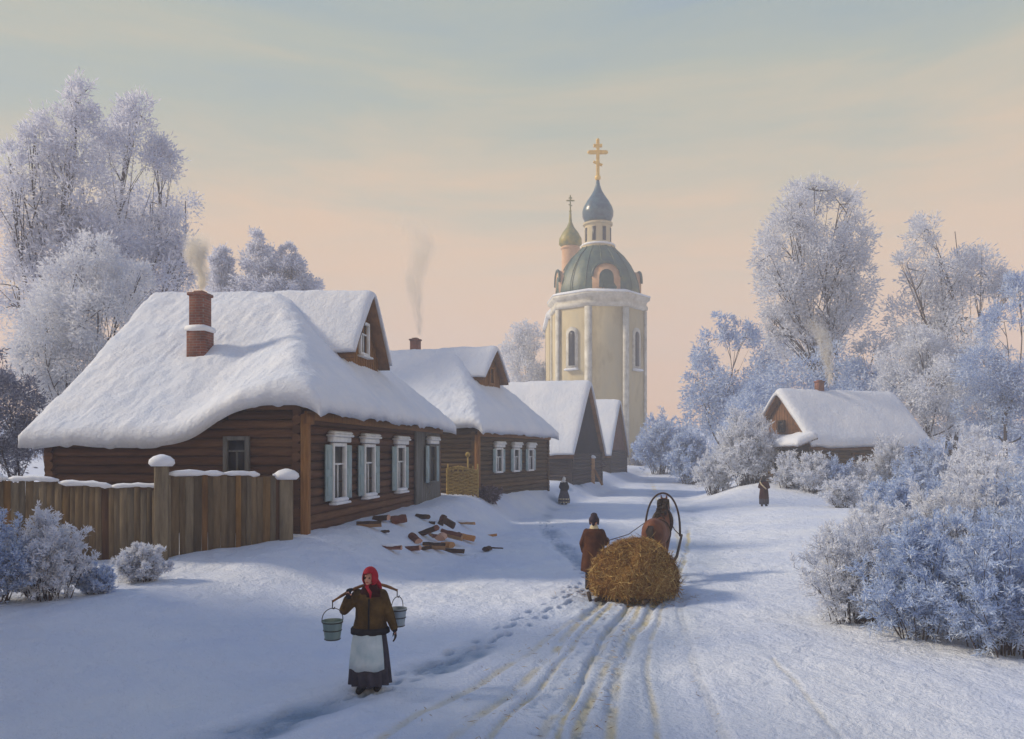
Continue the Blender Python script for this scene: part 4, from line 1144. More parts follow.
HORSE_RZ = R(-22); HX, HYY = 3.82, 21.0; HZ = gz(HX, HYY)
SLX, SLY = 2.78, 18.35; SLZ = gz(SLX, SLY)
mx0, my0 = 1.97, 19.2
man = person('man in rust-brown sheepskin coat and dark fur cap walking beside the hay sledge', (mx0, my0, gz(mx0, my0)), R(162), 1.74,
    [((-.185, 0, 1.31), (-.26, -.06, 1.07), (-.25, -.30, 1.10), (-.1, -1, .1), (.9, 0, -.3), (0, .1, 1), 1.0),
     ((.185, 0, 1.31), (.27, .03, 1.05), (.26, -.08, .84), (0, -.35, -.95), (-1, 0, 0), (0, -1, -.2), .5)],
    'rust_sheepskin', [(z_, a_*1.14, b_*1.12) for z_, a_, b_ in COAT_LONG], ('cap', 'purple_wool', 'cream_wool'), feet=((-.11, -.17, 0), (.11, .16, .02)), vox=.012)
fx, fy, fz = ground(564, 505)
person('small distant woman in white headscarf and dark banded skirt beside the far houses', (fx, fy, fz), R(160), 1.68,
    [((-.18, 0, 1.31), (-.27, .0, 1.06), (-.2, -.14, .92), (.3, -.5, -.6), (1, 0, 0), (0, -1, 0), .5), ((.18, 0, 1.31), (.27, 0, 1.06), (.2, -.14, .92), (-.3, -.5, -.6), (-1, 0, 0), (0, -1, 0), .5)],
    'black_wool', COAT_SHORT, ('scarf', 'white_wool'), skirt=('dark_skirt', [(.08, .33, .29), (.3, .35, .30), (.55, .31, .27), (.75, .25, .21), (.92, .2, .16)], [(.30, .38, 'cream_wool'), (.12, .18, 'cream_wool')]), vox=.018)
fx, fy, fz = ground(764, 506)
person('small distant figure in dark red coat and black shawl near the right-hand cottage', (fx, fy, fz), R(150), 1.66,
    [((-.18, 0, 1.31), (-.26, -.0, 1.06), (-.13, -.18, 1.0), (.6, -.4, 0), (0, 1, 0), (0, 0, 1), .5), ((.18, 0, 1.31), (.26, 0, 1.06), (.13, -.18, 1.0), (-.6, -.4, 0), (0, 1, 0), (0, 0, 1), .5)],
    'dark_red_wool', COAT_LONG, ('scarf', 'black_wool'), skirt=('dark_skirt', [(.12, .23, .21), (.35, .25, .22), (.7, .22, .18)]), vox=.018,
    sash=('cream_wool', [(.19, .12, 1.36), (.10, .19, 1.22), (-.05, .215, 1.08), (-.16, .17, .96)], .03))

# ------------------------------------------------------------------ horse, harness, sledge and hay
ho = thing('horse', 'chestnut horse seen from behind pulling the hay sledge, head raised under the bow', 'horse', (HX, HYY, HZ), HORSE_RZ)
b = MB(); n = 20; a = np.arange(n)*2*pi/n
b.rings([np.stack([rx*np.cos(a), np.full(n, y), z+rz*np.sin(a)], 1) for y, z, rx, rz in ((-.80, 1.24, .06, .10), (-.75, 1.25, .19, .22), (-.60, 1.27, .285, .29), (-.42, 1.27, .31, .31), (-.15, 1.19, .295, .315), (.12, 1.15, .30, .335), (.38, 1.18, .265, .345), (.58, 1.22, .21, .31), (.70, 1.24, .12, .18))])
b.ball((0, .42, 1.44), (.11, .25, .12), 12, 8); b.ball((0, -.52, 1.45), (.18, .22, .12), 12, 8)
limb_chain(b, [(0, .46, 1.33), (0, .72, 1.62), (0, .90, 1.88)], [.245, .165, .118]); limb_chain(b, [(0, .5, 1.2), (0, .8, 1.6)], [.17, .12])
limb_chain(b, [(0, .90, 1.93), (0, 1.10, 1.80), (0, 1.32, 1.60)], [.108, .095, .062]); b.ball((0, 1.0, 1.80), (.075, .12, .12), 10, 8); b.ball((0, 1.33, 1.585), (.058, .06, .052), 10, 8)
for s in (-1, 1):
    cap(b, (s*.065, .86, 2.0), (s*.085, .84, 2.14), .038, .012); b.ball((s*.15, -.55, 1.16), (.155, .21, .26), 12, 9)
    k = .16*s; limb_chain(b, [(s*.15, -.46, 1.08), (s*.165, -.40+k, .84)], [.17, .115]); limb_chain(b, [(s*.165, -.40+k, .84), (s*.155, -.70+k, .53), (s*.155, -.66+k, .16), (s*.155, -.60+k, .07)], [.105, .06, .045, .052])
    k = -.14*s; b.ball((s*.15, .45, 1.08), (.11, .16, .22), 10, 8); limb_chain(b, [(s*.145, .46, .98), (s*.14, .50+k, .60), (s*.14, .50+k, .16), (s*.14, .55+k, .07)], [.11, .062, .042, .05])
hb = remeshed('body', b, .022, 'horse_coat', ho, 4)
for s in (-1, 1):
    for y in (-.59+.16*s, .56-.14*s):
        q = MB(); q.lathe([(.068, 0), (.062, .03), (.05, .085), (.02, .1)], (s*(.155 if y < 0 else .14), y, -.01), 12); q.build('hoof', 'leather', ho, True)
    q = MB(); q.ball((s*.083, 1.02, 1.84), (.014, .022, .02), 8, 6); q.build('eye', 'eye_dark', hb, True)
rng = np.random.default_rng(8); q = MB()
for k in range(70):
    f = rng.uniform(0, 1); p = np.array([0, .42+.46*f, 1.52+.46*f])+np.array([0, -.10+.05*f, .05]); s = rng.choice([-1, 1], p=[.7, .3])
    e = p+np.array([s*rng.uniform(.08, .17), rng.uniform(-.06, .05), -rng.uniform(.10, .30)])
    q.tube([p, (p+e)/2+np.array([s*.06, -.01, .07]), e], [.018, .016, .004], 5)
q.build('mane', 'horse_hair', ho, True)
q = MB()
for k in range(46):
    x = rng.normal(0, .025); e = np.array([rng.normal(0, .07), -.86+rng.normal(0, .05), rng.uniform(.45, .65)])
    q.tube([(x, -.78, 1.40), (x*1.6, -.90, 1.28), (e[0]*.7, -.93, .95), e], [.02, .022, .018, .004], 5)
q.build('tail', 'horse_hair', ho, True)

ha = thing('harness', 'dark arched shaft bow with collar and reins round the neck of the chestnut horse', 'harness', (HX, HYY, HZ), HORSE_RZ)
an = np.linspace(0, pi, 27); q = MB(); q.tube(np.stack([.47*np.cos(an), .66+.05*np.sin(an), 1.02+1.15*np.sin(an)**.78], 1), [.03]*3+[.026]*21+[.03]*3, 8); q.build('shaft_bow', 'bow_wood', ha, True)
an = np.linspace(0, 2*pi, 29); q = MB(); q.tube(np.stack([.25*np.cos(an), .60+.30*np.sin(an)*.55, 1.36+.36*np.sin(an)], 1), .055, 8); q.build('collar', 'leather', ha, True)
for s in (-1, 1):
    q = MB(); q.tube([(s*.46, .66, 1.06), (s*.33, .62, 1.20), (s*.25, .60, 1.36)], .014, 5); q.build('strap', 'leather', ha, True)
q = MB(); an = np.linspace(0, 2*pi, 25); q.tube(np.stack([.32*np.cos(an), .15+0*an, 1.16+.345*np.sin(an)], 1), .018, 6); q.build('girth', 'leather', ha, True)
q = MB(); an = np.linspace(0, 2*pi, 21); q.tube(np.stack([.09*np.cos(an), 1.22+.04*np.sin(an), 1.69+.085*np.sin(an)], 1), .010, 5); q.tube([(.1, .9, 1.98), (.105, 1.05, 1.83), (.09, 1.22, 1.69)], .009, 5); q.tube([(-.1, .9, 1.98), (-.105, 1.05, 1.83), (-.09, 1.22, 1.69)], .009, 5); q.build('bridle', 'leather', ha, True)
Mi = (Matrix.Translation((HX, HYY, HZ)) @ Matrix.Rotation(HORSE_RZ, 4, 'Z')).inverted()
hand_w = Vector((mx0, my0, gz(mx0, my0)))+Matrix.Rotation(R(162), 3, 'Z') @ (Vector((-.255, -.40, 1.09))*1.74/1.65)
hl = np.array(Mi @ hand_w)
q = MB(); p0 = np.array([-.09, 1.22, 1.69]); p1 = np.array([-.36, .3, 1.42])
q.tube([p0, (p0+p1)/2-np.array([0, 0, .04]), p1, (p1+hl)/2-np.array([0, 0, .10]), hl], .011, 5); q.build('rein', 'leather', ha, True)

sl = thing('sledge', 'low dark wooden sledge under the hay load, its shafts reaching to the horse', 'sledge', (SLX, SLY, SLZ), R(-21))
for s in (-1, 1):
    q = MB(); q.tube([(s*.52, -1.34, .075), (s*.50, -.5, .045), (s*.48, .6, .045), (s*.48, 1.1, .10), (s*.48, 1.42, .30), (s*.47, 1.5, .50)], [.045]*6, 8); q.build('runner', 'dark_beam', sl, True)
    for y in (-.78, -.2, .4, .95):
        q = MB(); q.bevbox((s*.47, y, .21), (.07, .08, .30), .01); q.build('stanchion', 'dark_beam', sl)
    q = MB(); q.tube([(s*.55, -.92, .40), (s*.53, 0, .40), (s*.46, 1.45, .48)], .04, 7); q.build('side_rail', 'dark_beam', sl, True)
q = MB()
for y in (-.8, -.5, -.2, .1, .4, .7, 1.0): q.bevbox((0, y, .37), (1.1, .2, .05), .01)
q.build('deck', 'dark_beam', sl)
q = MB(); q.tube([(-.47, 1.47, .46), (.47, 1.47, .46)], .04, 7); q.build('crossbar', 'dark_beam', sl, True)
for k in range(3):
    q = MB(); x = (-.78, -.35, .2)[k]; q.tube([(x, -1.0-.04*k, .16), (x+.1, -1.2, .02+.03*k)], [.05, .035], 6); q.build('dragging_stick', 'dark_beam', sl, True)
Ms = (Matrix.Translation((SLX, SLY, SLZ)) @ Matrix.Rotation(R(-21), 4, 'Z')).inverted(); Mh = Matrix.Translation((HX, HYY, HZ)) @ Matrix.Rotation(HORSE_RZ, 4, 'Z')
for s in (-1, 1):
    e = Ms @ (Mh @ Vector((s*.48, .85, 1.04))); q = MB(); st = Vector((s*.46, 1.2, .30)); mid = (st+e)/2+Vector((s*.10, 0, -.06))
    q.tube([tuple(st), tuple(mid), tuple(e)], [.042, .038, .032], 8); q.build('shaft', 'bow_wood', sl, True)

hy = thing('hay_load', 'rounded golden-brown load of hay heaped on the sledge', 'hay', (SLX, SLY, SLZ), R(-21))
n, m_ = 72, 30; rng = np.random.default_rng(4); th = np.arange(n)*2*pi/n; rr = []
for k in range(m_):
    f = k/(m_-1); z = .10+1.15*math.sin(f*pi/2)**1.05; rad = math.cos(f*pi/2)**.95*(.90+.16*math.sin(f*pi*.9))+.02
    nz = 1+.13*vnoise(np.cos(th)*1.6+5, np.sin(th)*2, np.full(n, z*2.2), s=51)+.05*vnoise(np.cos(th)*6, np.sin(th)*6, np.full(n, z*6), s=52)
    rr.append(np.stack([(.95*rad*nz)*np.cos(th)+.08*f, 1.2*rad*nz*np.sin(th)-.08*f, np.full(n, z)+.07*vnoise(np.cos(th)*3, np.sin(th)*3, np.full(n, f*3), s=53)*(f > .05)], 1))
q = MB(); q.rings(rr); core = q.build('hay_core', 'straw', hy, True)
P_ = np.concatenate(rr); k = rng.integers(0, len(P_)-n*4, 26000); c_ = P_[k]; out = c_-np.array([0, 0, .35]); out /= np.linalg.norm(out, axis=1)[:, None]
d_ = np.cross(out, rng.normal(size=out.shape))+out*rng.uniform(-.05, .5, (len(out), 1))+np.array([0, 0, -.25])
bs = c_+rng.normal(0, .035, c_.shape)-out*.01
ok = bs[:, 2] > .08
blades_mesh('loose_straw', bs[ok], d_[ok], rng.uniform(.07, .24, ok.sum())*np.where(rng.uniform(size=ok.sum()) < .05, 2.1, 1.), rng.uniform(.008, .017, ok.sum()), 'straw', hy, rng)

rng = np.random.default_rng(44); B_, D_ = [], []
for pts, dep, hw, st in RUTS[:7]:
    P_ = np.array([q for q in pts if 7 < q[1] < 30]); n = int(150*st)
    k = rng.integers(0, len(P_)-1, n); q = P_[k]+(P_[k+1]-P_[k])*rng.uniform(0, 1, (n, 1))+rng.normal(0, .10, (n, 2))
    B_.append(q); D_.append(np.stack([rng.normal(0, .6, n), rng.normal(0, 1, n), rng.normal(.05, .08, n)], 1))
th_ = rng.uniform(0, 2*pi, 420); rr_ = 1.0+np.abs(rng.normal(0, .35, 420)); B_.append(np.stack([SLX+rr_*np.cos(th_), SLY+rr_*np.sin(th_)], 1)); D_.append(np.stack([rng.normal(size=420), rng.normal(size=420), rng.normal(.05, .1, 420)], 1))
B_ = np.concatenate(B_); D_ = np.concatenate(D_); zz_ = terrain_full(B_[:, 0], B_[:, 1])[0]
sw = blades_mesh('straw_litter', np.stack([B_[:, 0], B_[:, 1], zz_+.008], 1), D_, rng.uniform(.06, .20, len(B_)), rng.uniform(.005, .011, len(B_)), 'straw', None, rng)
tag(sw, 'wisps of straw strewn along the sledge tracks behind the hay load', 'straw', None, 'stuff')

for s_ in (-.32, .38):
    q = MB(); an = np.linspace(.05, pi-.05, 19); q.tube(np.stack([(1.0-.25*abs(s_))*np.cos(an), np.full(19, s_), .28+(1.0-.35*s_*s_)*np.sin(an)**.8], 1), .016, 5); q.build('rope', 'leather', hy, True)

# ------------------------------------------------------------------ trees and bushes
LT = 'frosted trees behind the large house'
tree_at('frosted_tree', 'tallest pale lilac frosted tree at the left edge, with a high knobbly crown', 'tree', 58, 48,
    [(74,102,20,26),(72,140,34,32),(36,150,22,34),(28,205,32,42),(76,195,42,44),(50,255,50,46),(95,250,34,44),(8,170,16,30),(18,300,44,50),(75,310,48,44)], 760, 30000, .34, .085, 'frost_lilac', 201, group=LT, trunk_r=.34, trunks=2, gap=.22, gscale=.42, limbs=12)
tree_at('frosted_tree', 'second tall pale lilac frosted tree, between the highest one and the chimney smoke', 'tree', 138, 52,
    [(140,122,22,26),(132,160,36,34),(158,165,22,26),(140,205,44,40),(182,203,18,18),(172,235,28,34),(120,250,36,46),(150,280,48,46),(186,262,18,30)], 680, 27000, .34, .09, 'frost_lilac', 202, group=LT, trunk_r=.30, trunks=2, gap=.24, gscale=.42, limbs=12)
tree_at('frosted_tree', 'bright white frosted small tree leaning out from behind the left end of the big roof', 'tree', 84, 35.5,
    [(92,258,24,26),(72,280,30,30),(112,285,28,28),(140,283,13,24),(58,322,38,34),(104,322,40,34),(40,360,34,34),(84,360,42,32),(22,330,18,28),(60,395,42,28)], 760, 36000, .22, .055, 'frost_white', 203, group=LT, trunk_r=.16, trunks=3, limbs=6, gap=.0, gscale=.8)
tree_at('frosted_tree', 'dark purple-grey frosted thicket at the left edge behind the fence', 'tree', 12, 27.5,
    [(10,400,34,30),(-20,380,30,40),(30,435,26,24),(0,455,30,22),(-40,430,40,40)], 420, 24000, .15, .04, 'frost_dark', 204, bark='bark_dark', trunk_r=.09, trunks=3, gap=.05, gscale=1.)
FARL = 'hazy trees beyond the large roof'
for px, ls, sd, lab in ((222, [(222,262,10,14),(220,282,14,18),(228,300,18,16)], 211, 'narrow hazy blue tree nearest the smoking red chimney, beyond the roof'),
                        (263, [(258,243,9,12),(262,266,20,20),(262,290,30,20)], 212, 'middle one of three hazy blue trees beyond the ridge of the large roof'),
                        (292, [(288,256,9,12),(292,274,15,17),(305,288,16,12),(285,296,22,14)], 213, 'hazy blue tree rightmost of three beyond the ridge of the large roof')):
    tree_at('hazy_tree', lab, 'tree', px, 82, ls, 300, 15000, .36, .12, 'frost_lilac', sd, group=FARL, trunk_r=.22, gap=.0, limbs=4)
tree_at('hazy_tree', 'grey bare hazy tree between the second house and the church', 'tree', 522, 128,
    [(521,326,9,16),(534,345,11,20),(512,352,12,20),(526,370,20,22),(540,372,10,22)], 320, 13000, .5, .13, 'frost_grey', 214, trunk_r=.28, gap=.15, gscale=.3, limbs=6)
for k, (X_, Y_) in enumerate(((-14.8, 14.0), (-12.6, 9.6), (-10.6, 5.0))):  # unseen trees added at the left to shade the near snow
    r_ = np.random.default_rng(60+k); z_ = gz(X_, Y_)
    lobed_tree('frosted_tree', ('frosted tree added beside the yard, outside the left edge, to shade the foreground', 'frosted tree added nearest the viewer, outside the left edge, to shade the foreground', 'frosted tree added by the fence end, outside the left edge, to shade the foreground')[k], 'tree', (X_, Y_, z_),
        [(r_.uniform(-1.8, 1.8), r_.uniform(-1.8, 1.8), r_.uniform(2.5, 8.5), 1.5, 1.5, 1.5) for _ in range(12)], 520, 20000, .3, .11, 'frost_white', trunk_r=.25, seed=260+k)
RT = 'frosted trees round the right-hand cottage'
tree_at('frosted_tree', 'tallest frosted tree on the right, broad pale blue crown above the cottage chimney', 'tree', 826, 73,
    [(818,192,26,20),(842,208,24,24),(798,212,24,22),(792,240,30,28),(848,240,26,26),(768,262,17,22),(818,262,40,34),(858,275,20,30),(785,292,32,28),(830,305,42,32),(774,325,20,20),(850,330,34,28),(812,345,40,26),(870,355,24,24)], 800, 32000, .46, .125, 'frost_grey', 221, group=RT, trunk_r=.40, trunks=2, gap=.26, gscale=.30, limbs=12)
tree_at('frosted_tree', 'grey-lilac frosted tree with dark bare limbs, just right of the tallest right-hand one', 'tree', 946, 68,
    [(930,232,22,16),(962,232,26,16),(908,275,20,26),(944,268,34,30),(982,280,22,34),(930,315,40,32),(975,325,36,36),(1003,300,14,30),(945,355,50,34),(998,365,24,34)], 620, 21000, .44, .11, 'frost_grey', 222, group=RT, trunk_r=.34, trunks=2, gap=.20, gscale=.30, limbs=14)
tree_at('frosted_tree', 'low hazy blue frosted tree left of the cottage gable', 'tree', 732, 82,
    [(724,322,10,14),(708,346,20,18),(742,342,20,18),(768,355,22,22),(698,378,18,22),(735,378,34,28),(765,395,34,30),(705,410,26,24),(742,420,38,28)], 480, 18000, .44, .14, 'frost_blue', 223, group=RT, trunk_r=.26, trunks=2, gap=.08, gscale=.35)
tree_at('frosted_tree', 'bright frosted tree rising behind the right end of the cottage roof', 'tree', 925, 63.5,
    [(912,338,14,12),(905,358,24,18),(935,352,26,20),(900,384,22,18),(928,385,36,26),(958,372,26,26),(970,405,34,30),(930,420,30,22)], 560, 32000, .30, .085, 'frost_white', 224, group=RT, trunk_r=.2, trunks=2, gap=.05, gscale=.45)
tree_at('frosted_tree', 'blue-grey frosted tree at the right edge of the view', 'tree', 1006, 58,
    [(1000,330,22,26),(1020,300,18,28),(985,370,26,26),(1015,375,28,36),(1030,420,34,34),(990,415,26,26)], 480, 26000, .30, .08, 'frost_blue', 225, group=RT, trunk_r=.2, gap=.08, gscale=.4)
tree_at('frosted_thicket', 'hazy blue frosted thicket filling the gap behind the cottage roof and chimney', 'bush', 815, 69,
    [(775,385,26,24),(800,375,24,26),(835,372,28,28),(868,380,26,28),(890,395,28,26),(850,405,40,26),(790,415,36,26),(750,420,30,26)], 560, 30000, .32, .10, 'frost_blue', 226, trunk_r=.12, trunks=3, gap=.05, gscale=.4)
SH = 'frosted shrubs along the far street'
for px, Y_, w_, h_, d_, mat, ns_, nb, bl, bw, sd_, lab in (
    (748, 54.5, 5.0, 5.2, 3.2, 'frost_white', 70, 34000, .22, .06, 231, 'bright pinkish-white frosted shrub at the left foot of the cottage gable'),
    (787, 51.3, 2.6, 2.2, 1.6, 'frost_white', 34, 14000, .18, .05, 236, 'low white shrub under the pent roof of the cottage gable'),
    (716, 56.5, 3.6, 3.0, 2.6, 'frost_white', 36, 14000, .22, .06, 232, 'lower white frosted shrub left of the bright one by the cottage gable'),
    (690, 76, 5.2, 5.0, 4, 'frost_blue', 50, 20000, .34, .10, 233, 'low bluish shrub beside the road, left of the cottage shrubs'),
    (662, 88, 6.5, 6.4, 5, 'frost_blue', 50, 18000, .42, .12, 235, 'bluish frosted shrub in the gap between the church and the road')):
    x = (px-CX)/F*Y_
    frost_bush('frosted_shrub', lab, (x, Y_, gz(x, Y_)), w_, h_, d_, ns_, nb, bl, bw, mat, sd_, group=SH, stem_r=.03)
tree_at('dark_shrub', 'dark bare shrub against the right-hand foot of the church tower', 'bush', 641, 99,
    [(641,450,6,9),(640,460,8,9)], 120, 4200, .35, .09, 'frost_dark', 234, bark='bark_dark', trunk_r=.07, trunks=2)
CB = 'frosted bushes in front of the cottage'
for k, (px, Y_, w, h, mat, nb, lab) in enumerate((
    (814, 49.8, 3.0, 2.7, 'frost_white', 14000, 'white frosted bush before the left part of the cottage wall'),
    (838, 49.4, 2.6, 2.3, 'frost_blue', 10000, 'blue-white frosted bush under the middle of the cottage eave'),
    (862, 49.0, 2.6, 2.1, 'frost_white', 10000, 'low white frosted bush below the dark cottage windows'),
    (892, 49.5, 3.2, 3.6, 'frost_white', 15000, 'pinkish-white frosted bush at the right corner of the cottage'),
    (846, 44.0, 3.6, 1.7, 'frost_white', 13000, 'low spreading white bush in front of the other cottage bushes'),
    (928, 47, 4.6, 3.6, 'frost_blue', 16000, 'wide blue-white frosted bush right of the cottage'),
    (980, 46, 5.2, 4.4, 'frost_white', 18000, 'tall white frosted bush well right of the cottage, under the right-edge tree'))):
    x = (px-CX)/F*Y_; y = Y_; z = gz(x, y)
    frost_bush('frosted_bush', lab, (x, y, z), w, h, w*.8, 34, nb, .17, .048, mat, 300+k, group=CB, stem_r=.02)
RB = 'frosted bushes on the right bank'
for k, (px, py, w, h, d, ns, mat, nb, bl, bw, lab) in enumerate((
    (858, 626, 2.5, 2.1, 2.0, 46, 'frost_white', 42000, .085, .017, 'white frosted bush nearest the road on the right bank'),
    (925, 640, 2.4, 2.1, 2.0, 46, 'frost_blue', 42000, .085, .017, 'blue frosted bush with dark stems in the middle of the near right bank'),
    (1002, 652, 2.6, 2.2, 2.0, 50, 'frost_blue', 42000, .085, .017, 'dark-stemmed blue bush in the near right corner, beside the frame edge'),
    (892, 585, 2.7, 2.1, 2.4, 40, 'frost_white', 36000, .10, .023, 'bright frosted bush just behind the one nearest the road'),
    (968, 592, 3.2, 2.6, 2.4, 44, 'frost_white', 38000, .10, .023, 'large pale frosted bush behind the dark-stemmed blue bushes'),
    (1040, 596, 3.0, 3.0, 2.4, 40, 'frost_blue', 34000, .10, .023, 'tall blue frosted bush cut off by the right edge'),
    (908, 535, 3.4, 2.4, 3.0, 36, 'frost_blue', 22000, .13, .038, 'blue-white bush on the far side of the right bank, above the bright ones'),
    (985, 535, 4.0, 3.0, 3.0, 40, 'frost_white', 24000, .13, .038, 'broad white bush on the far side of the right bank by the frame edge'))):
    x, y, z = ground(px, py)
    frost_bush('frosted_bush', lab, (x, y, z), w, h, d, ns, nb, bl, bw, mat, 320+k, group=RB, stem_r=.012 if y < 20 else .016, low=.20 if 'dark' in lab else .12)
LB = 'frosted bushes before the fence'
for k, (px, py, w, h, ns, nb, mat, lab) in enumerate((
    (50, 598, 2.0, 1.62, 44, 34000, 'frost_white', 'rounded white frosted bush before the left run of the fence'),
    (-12, 604, 1.8, 1.75, 36, 26000, 'frost_blue', 'bluish frosted bush cut off by the left edge before the fence'),
    (140, 581, 1.35, .85, 26, 15000, 'frost_white', 'small low frosted bush at the foot of the tall fence post'),
    (98, 592, 1.0, .6, 18, 8000, 'frost_blue', 'smallest frosted tuft between the round white bush and the low one by the post'))):
    x, y, z = ground(px, py)
    frost_bush('frosted_bush', lab, (x, y, z), w, h, w*.8, ns, nb, .075, .022, mat, 340+k, group=LB, stem_r=.012)

# the far-off wood that closes the view
rng = np.random.default_rng(9); n = 60000
ang = rng.uniform(-1.05, 1.05, n); rad = rng.uniform(215, 260, n); X_ = rad*np.sin(ang); Y_ = rad*np.cos(ang)
Hh = 7+3.5*vnoise(X_*.06, Y_*.06, s=71)+3*vnoise(X_*.2, Y_*.2, s=72)
Z_ = terrain_base(X_, Y_)+rng.uniform(-.02, 1, n)**.8*Hh
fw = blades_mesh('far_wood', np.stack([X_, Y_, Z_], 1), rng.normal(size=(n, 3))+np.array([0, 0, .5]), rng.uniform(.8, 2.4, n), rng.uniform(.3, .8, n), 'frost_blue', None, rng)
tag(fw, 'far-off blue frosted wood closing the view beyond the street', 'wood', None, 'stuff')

# ------------------------------------------------------------------ chimney smoke
def smoke(name, label, path, r0, r1, dens, seed):
    """a soft-edged plume: the vapour thins away from a wandering axis and towards its top"""
    p = np.array(path, float); rng = np.random.default_rng(seed)
    o0 = p[0].copy(); p = p-o0; z1 = p[-1][2]
    f = np.linspace(0, 1, 12); ax = np.stack([np.interp(f*z1, p[:, 2], p[:, i]) for i in range(2)], 1)
    ax[:, 0] += np.sin(f*8+seed)*r1*.30*f; ax[:, 1] += np.cos(f*6+seed)*r1*.25*f
    t = MB(); ff = np.linspace(0, 1, 12); R_ = r0+(r1-r0)*ff**.8
    t.tube(np.stack([ax[:, 0], ax[:, 1], ff*z1], 1), R_*1.25, 16)
    m, nt, b = node_mat(name+'_vapour'+str(seed)); nt.nodes.remove(b)
    v = nt.nodes.new('ShaderNodeVolumePrincipled'); v.inputs['Color'].default_value = (.985, .94, .85, 1); v.inputs['Anisotropy'].default_value = .2
    tc_ = nt.nodes.new('ShaderNodeTexCoord'); sp = nt.nodes.new('ShaderNodeSeparateXYZ'); nt.links.new(tc_.outputs['Object'], sp.inputs[0])
    def M(op, a, b_=None):
        n = N(nt, 'ShaderNodeMath', operation=op)
        for k_, q in enumerate((a, b_)):
            if q is None: continue
            if isinstance(q, (int, float)): n.inputs[k_].default_value = q
            else: nt.links.new(q, n.inputs[k_])
        return n.outputs[0]
    zf = M('DIVIDE', sp.outputs['Z'], float(z1))
    lo, hi = float(ax.min())-.1, float(ax.max())+.1
    def axis(i):
        r = ramp(nt, zf, [(float(f_), ((float(a_)-lo)/(hi-lo),)*3) for f_, a_ in zip(f, ax[:, i])])
        return M('ADD', M('MULTIPLY', r, hi-lo), lo)
    dx_ = M('SUBTRACT', sp.outputs['X'], axis(0)); dy_ = M('SUBTRACT', sp.outputs['Y'], axis(1))
    rad = M('ADD', M('MULTIPLY', M('POWER', zf, .8), r1-r0), r0)
    r2 = M('DIVIDE', M('ADD', M('MULTIPLY', dx_, dx_), M('MULTIPLY', dy_, dy_)), M('MULTIPLY', rad, rad))
    core = M('POWER', M('MAXIMUM', M('SUBTRACT', 1., r2), 0.), 1.3)
    fade = M('POWER', M('MAXIMUM', M('SUBTRACT', 1.02, zf), 0.), .9)
    c = coords(nt, 'Object', (1.1/r1, 1.1/r1, .55/r1)); nz = ramp(nt, noise(nt, c, 1.3, 5, .62, 1.6), [(.40, (.02,)*3), (.66, (1.,)*3)])
    d = M('MULTIPLY', M('MULTIPLY', M('MULTIPLY', core, fade), nz), dens)
    nt.links.new(d, v.inputs['Density']); nt.links.new(v.outputs[0], nt.nodes['Material Output'].inputs['Volume'])
    o = t.build(name, name+'_vapour'+str(seed), None, True); o.location = o0; tag(o, label, 'smoke', None, 'stuff'); return o
def P3l(px, py, Y): return tuple(P3(px, py, Y))
smoke('chimney_smoke', 'pale smoke curling from the red brick chimney of the large house', [P3l(200,290,25.95), P3l(203,275,26), P3l(197,255,26.2), P3l(190,232,26.5)], .15, .6, 24., 1)
smoke('chimney_smoke', 'cream smoke rising and spreading from the chimney of the second house', [P3l(419,336,47.5), P3l(418,305,47.6), P3l(416,270,48), P3l(420,245,48.3), P3l(405,214,48.6)], .16, 1.25, 4.2, 2)
smoke('chimney_smoke', 'thin white smoke above the right-hand cottage', [P3l(829,384,56.3), P3l(830,365,56.4), P3l(824,345,56.6), P3l(814,318,57)], .2, .95, 9., 3)

# ------------------------------------------------------------------ air, sky, sun, camera
hz = MB(); hz.box((0, 145, 25), (602, 372, 54)); m, nt, b = node_mat('thin_winter_air'); nt.nodes.remove(b)
v = nt.nodes.new('ShaderNodeVolumePrincipled'); v.inputs['Color'].default_value = (.86, .88, .95, 1); v.inputs['Density'].default_value = .0028; v.inputs['Anisotropy'].default_value = .0
nt.links.new(v.outputs[0], nt.nodes['Material Output'].inputs['Volume'])
ho_ = hz.build('haze', 'thin_winter_air'); ho_['kind'] = 'stuff'

SUN_EL, SUN_AZ = R(33), R(-84)          # azimuth from the view direction (+y), negative = left
w = bpy.data.worlds.new('World'); scene.world = w; w.use_nodes = True; nt = w.node_tree
bg = nt.nodes['Background']
sky = nt.nodes.new('ShaderNodeTexSky'); sky.sky_type = 'NISHITA'; sky.sun_disc = False
sky.sun_elevation = SUN_EL; sky.sun_rotation = SUN_AZ; sky.air_density = 1.3; sky.dust_density = .6; sky.ozone_density = 2.
bg.inputs['Strength'].default_value = .11; nt.links.new(sky.outputs[0], bg.inputs['Color'])
tc = nt.nodes.new('ShaderNodeTexCoord'); sx = nt.nodes.new('ShaderNodeSeparateXYZ'); nt.links.new(tc.outputs['Generated'], sx.inputs[0])
mp = nt.nodes.new('ShaderNodeMapping'); mp.inputs['Scale'].default_value = (1.6, 1.6, 9.); mp.inputs['Rotation'].default_value = (R(4), R(6), 0); nt.links.new(tc.outputs['Generated'], mp.inputs['Vector'])
cn = noise(nt, mp.outputs['Vector'], 1.5, 6, .6, .4)
ad = N(nt, 'ShaderNodeMath', operation='MULTIPLY_ADD'); nt.links.new(cn, ad.inputs[0]); ad.inputs[1].default_value = .36; nt.links.new(sx.outputs['Z'], ad.inputs[2])
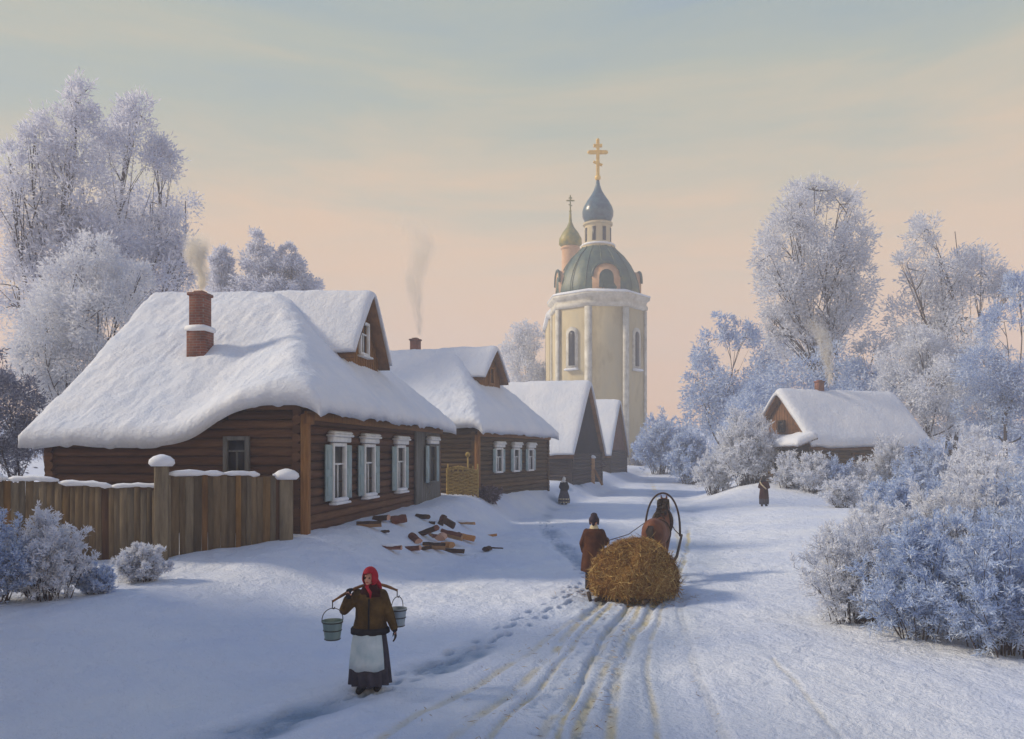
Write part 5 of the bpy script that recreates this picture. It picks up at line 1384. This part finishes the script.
sb = N(nt, 'ShaderNodeMath', operation='SUBTRACT'); nt.links.new(ad.outputs[0], sb.inputs[0]); sb.inputs[1].default_value = .18
cl = ramp(nt, sb.outputs[0], [(.0, (.71, .40, .20)), (.12, (.69, .425, .235)), (.23, (.61, .435, .28)), (.32, (.47, .41, .30)), (.41, (.34, .37, .31)), (.51, (.27, .335, .33)), (.66, (.17, .26, .44)), (.85, (.14, .23, .46))])
cb = nt.nodes.new('ShaderNodeBackground'); nt.links.new(cl, cb.inputs['Color']); cb.inputs['Strength'].default_value = 1.0
mx = nt.nodes.new('ShaderNodeMixShader')
mr = nt.nodes.new('ShaderNodeMapRange'); nt.links.new(sb.outputs[0], mr.inputs['Value']); mr.inputs['From Min'].default_value = .38; mr.inputs['From Max'].default_value = .75
mr.inputs['To Min'].default_value = .94; mr.inputs['To Max'].default_value = .7
nt.links.new(mr.outputs[0], mx.inputs[0]); nt.links.new(bg.outputs[0], mx.inputs[1]); nt.links.new(cb.outputs[0], mx.inputs[2])
nt.links.new(mx.outputs[0], nt.nodes['World Output'].inputs['Surface'])

sd = bpy.data.lights.new('sun', 'SUN'); sd.energy = 2.7; sd.angle = R(8); sd.color = (1., .84, .62)
so = link(bpy.data.objects.new('sun', sd))
dv = Vector((math.sin(SUN_AZ)*math.cos(SUN_EL), math.cos(SUN_AZ)*math.cos(SUN_EL), math.sin(SUN_EL)))
so.rotation_euler = (-dv).to_track_quat('-Z', 'Y').to_euler(); so.location = dv*80

cam = bpy.data.cameras.new('camera'); cam.sensor_width = 36; cam.lens = 36*F/1024; cam.shift_y = (HY-739/2)/1024; cam.clip_end = 2000; cam.clip_start = .1
co = link(bpy.data.objects.new('camera', cam)); co.location = (0, 0, H); co.rotation_euler = (R(90), 0, 0); scene.camera = co
vs = scene.view_settings; vs.view_transform = 'Standard'; vs.look = 'None'; vs.exposure = .42; vs.gamma = 1; vs.use_curve_mapping = False
scene.cycles.volume_bounces = 1; scene.cycles.max_bounces = 6; scene.cycles.transparent_max_bounces = 8
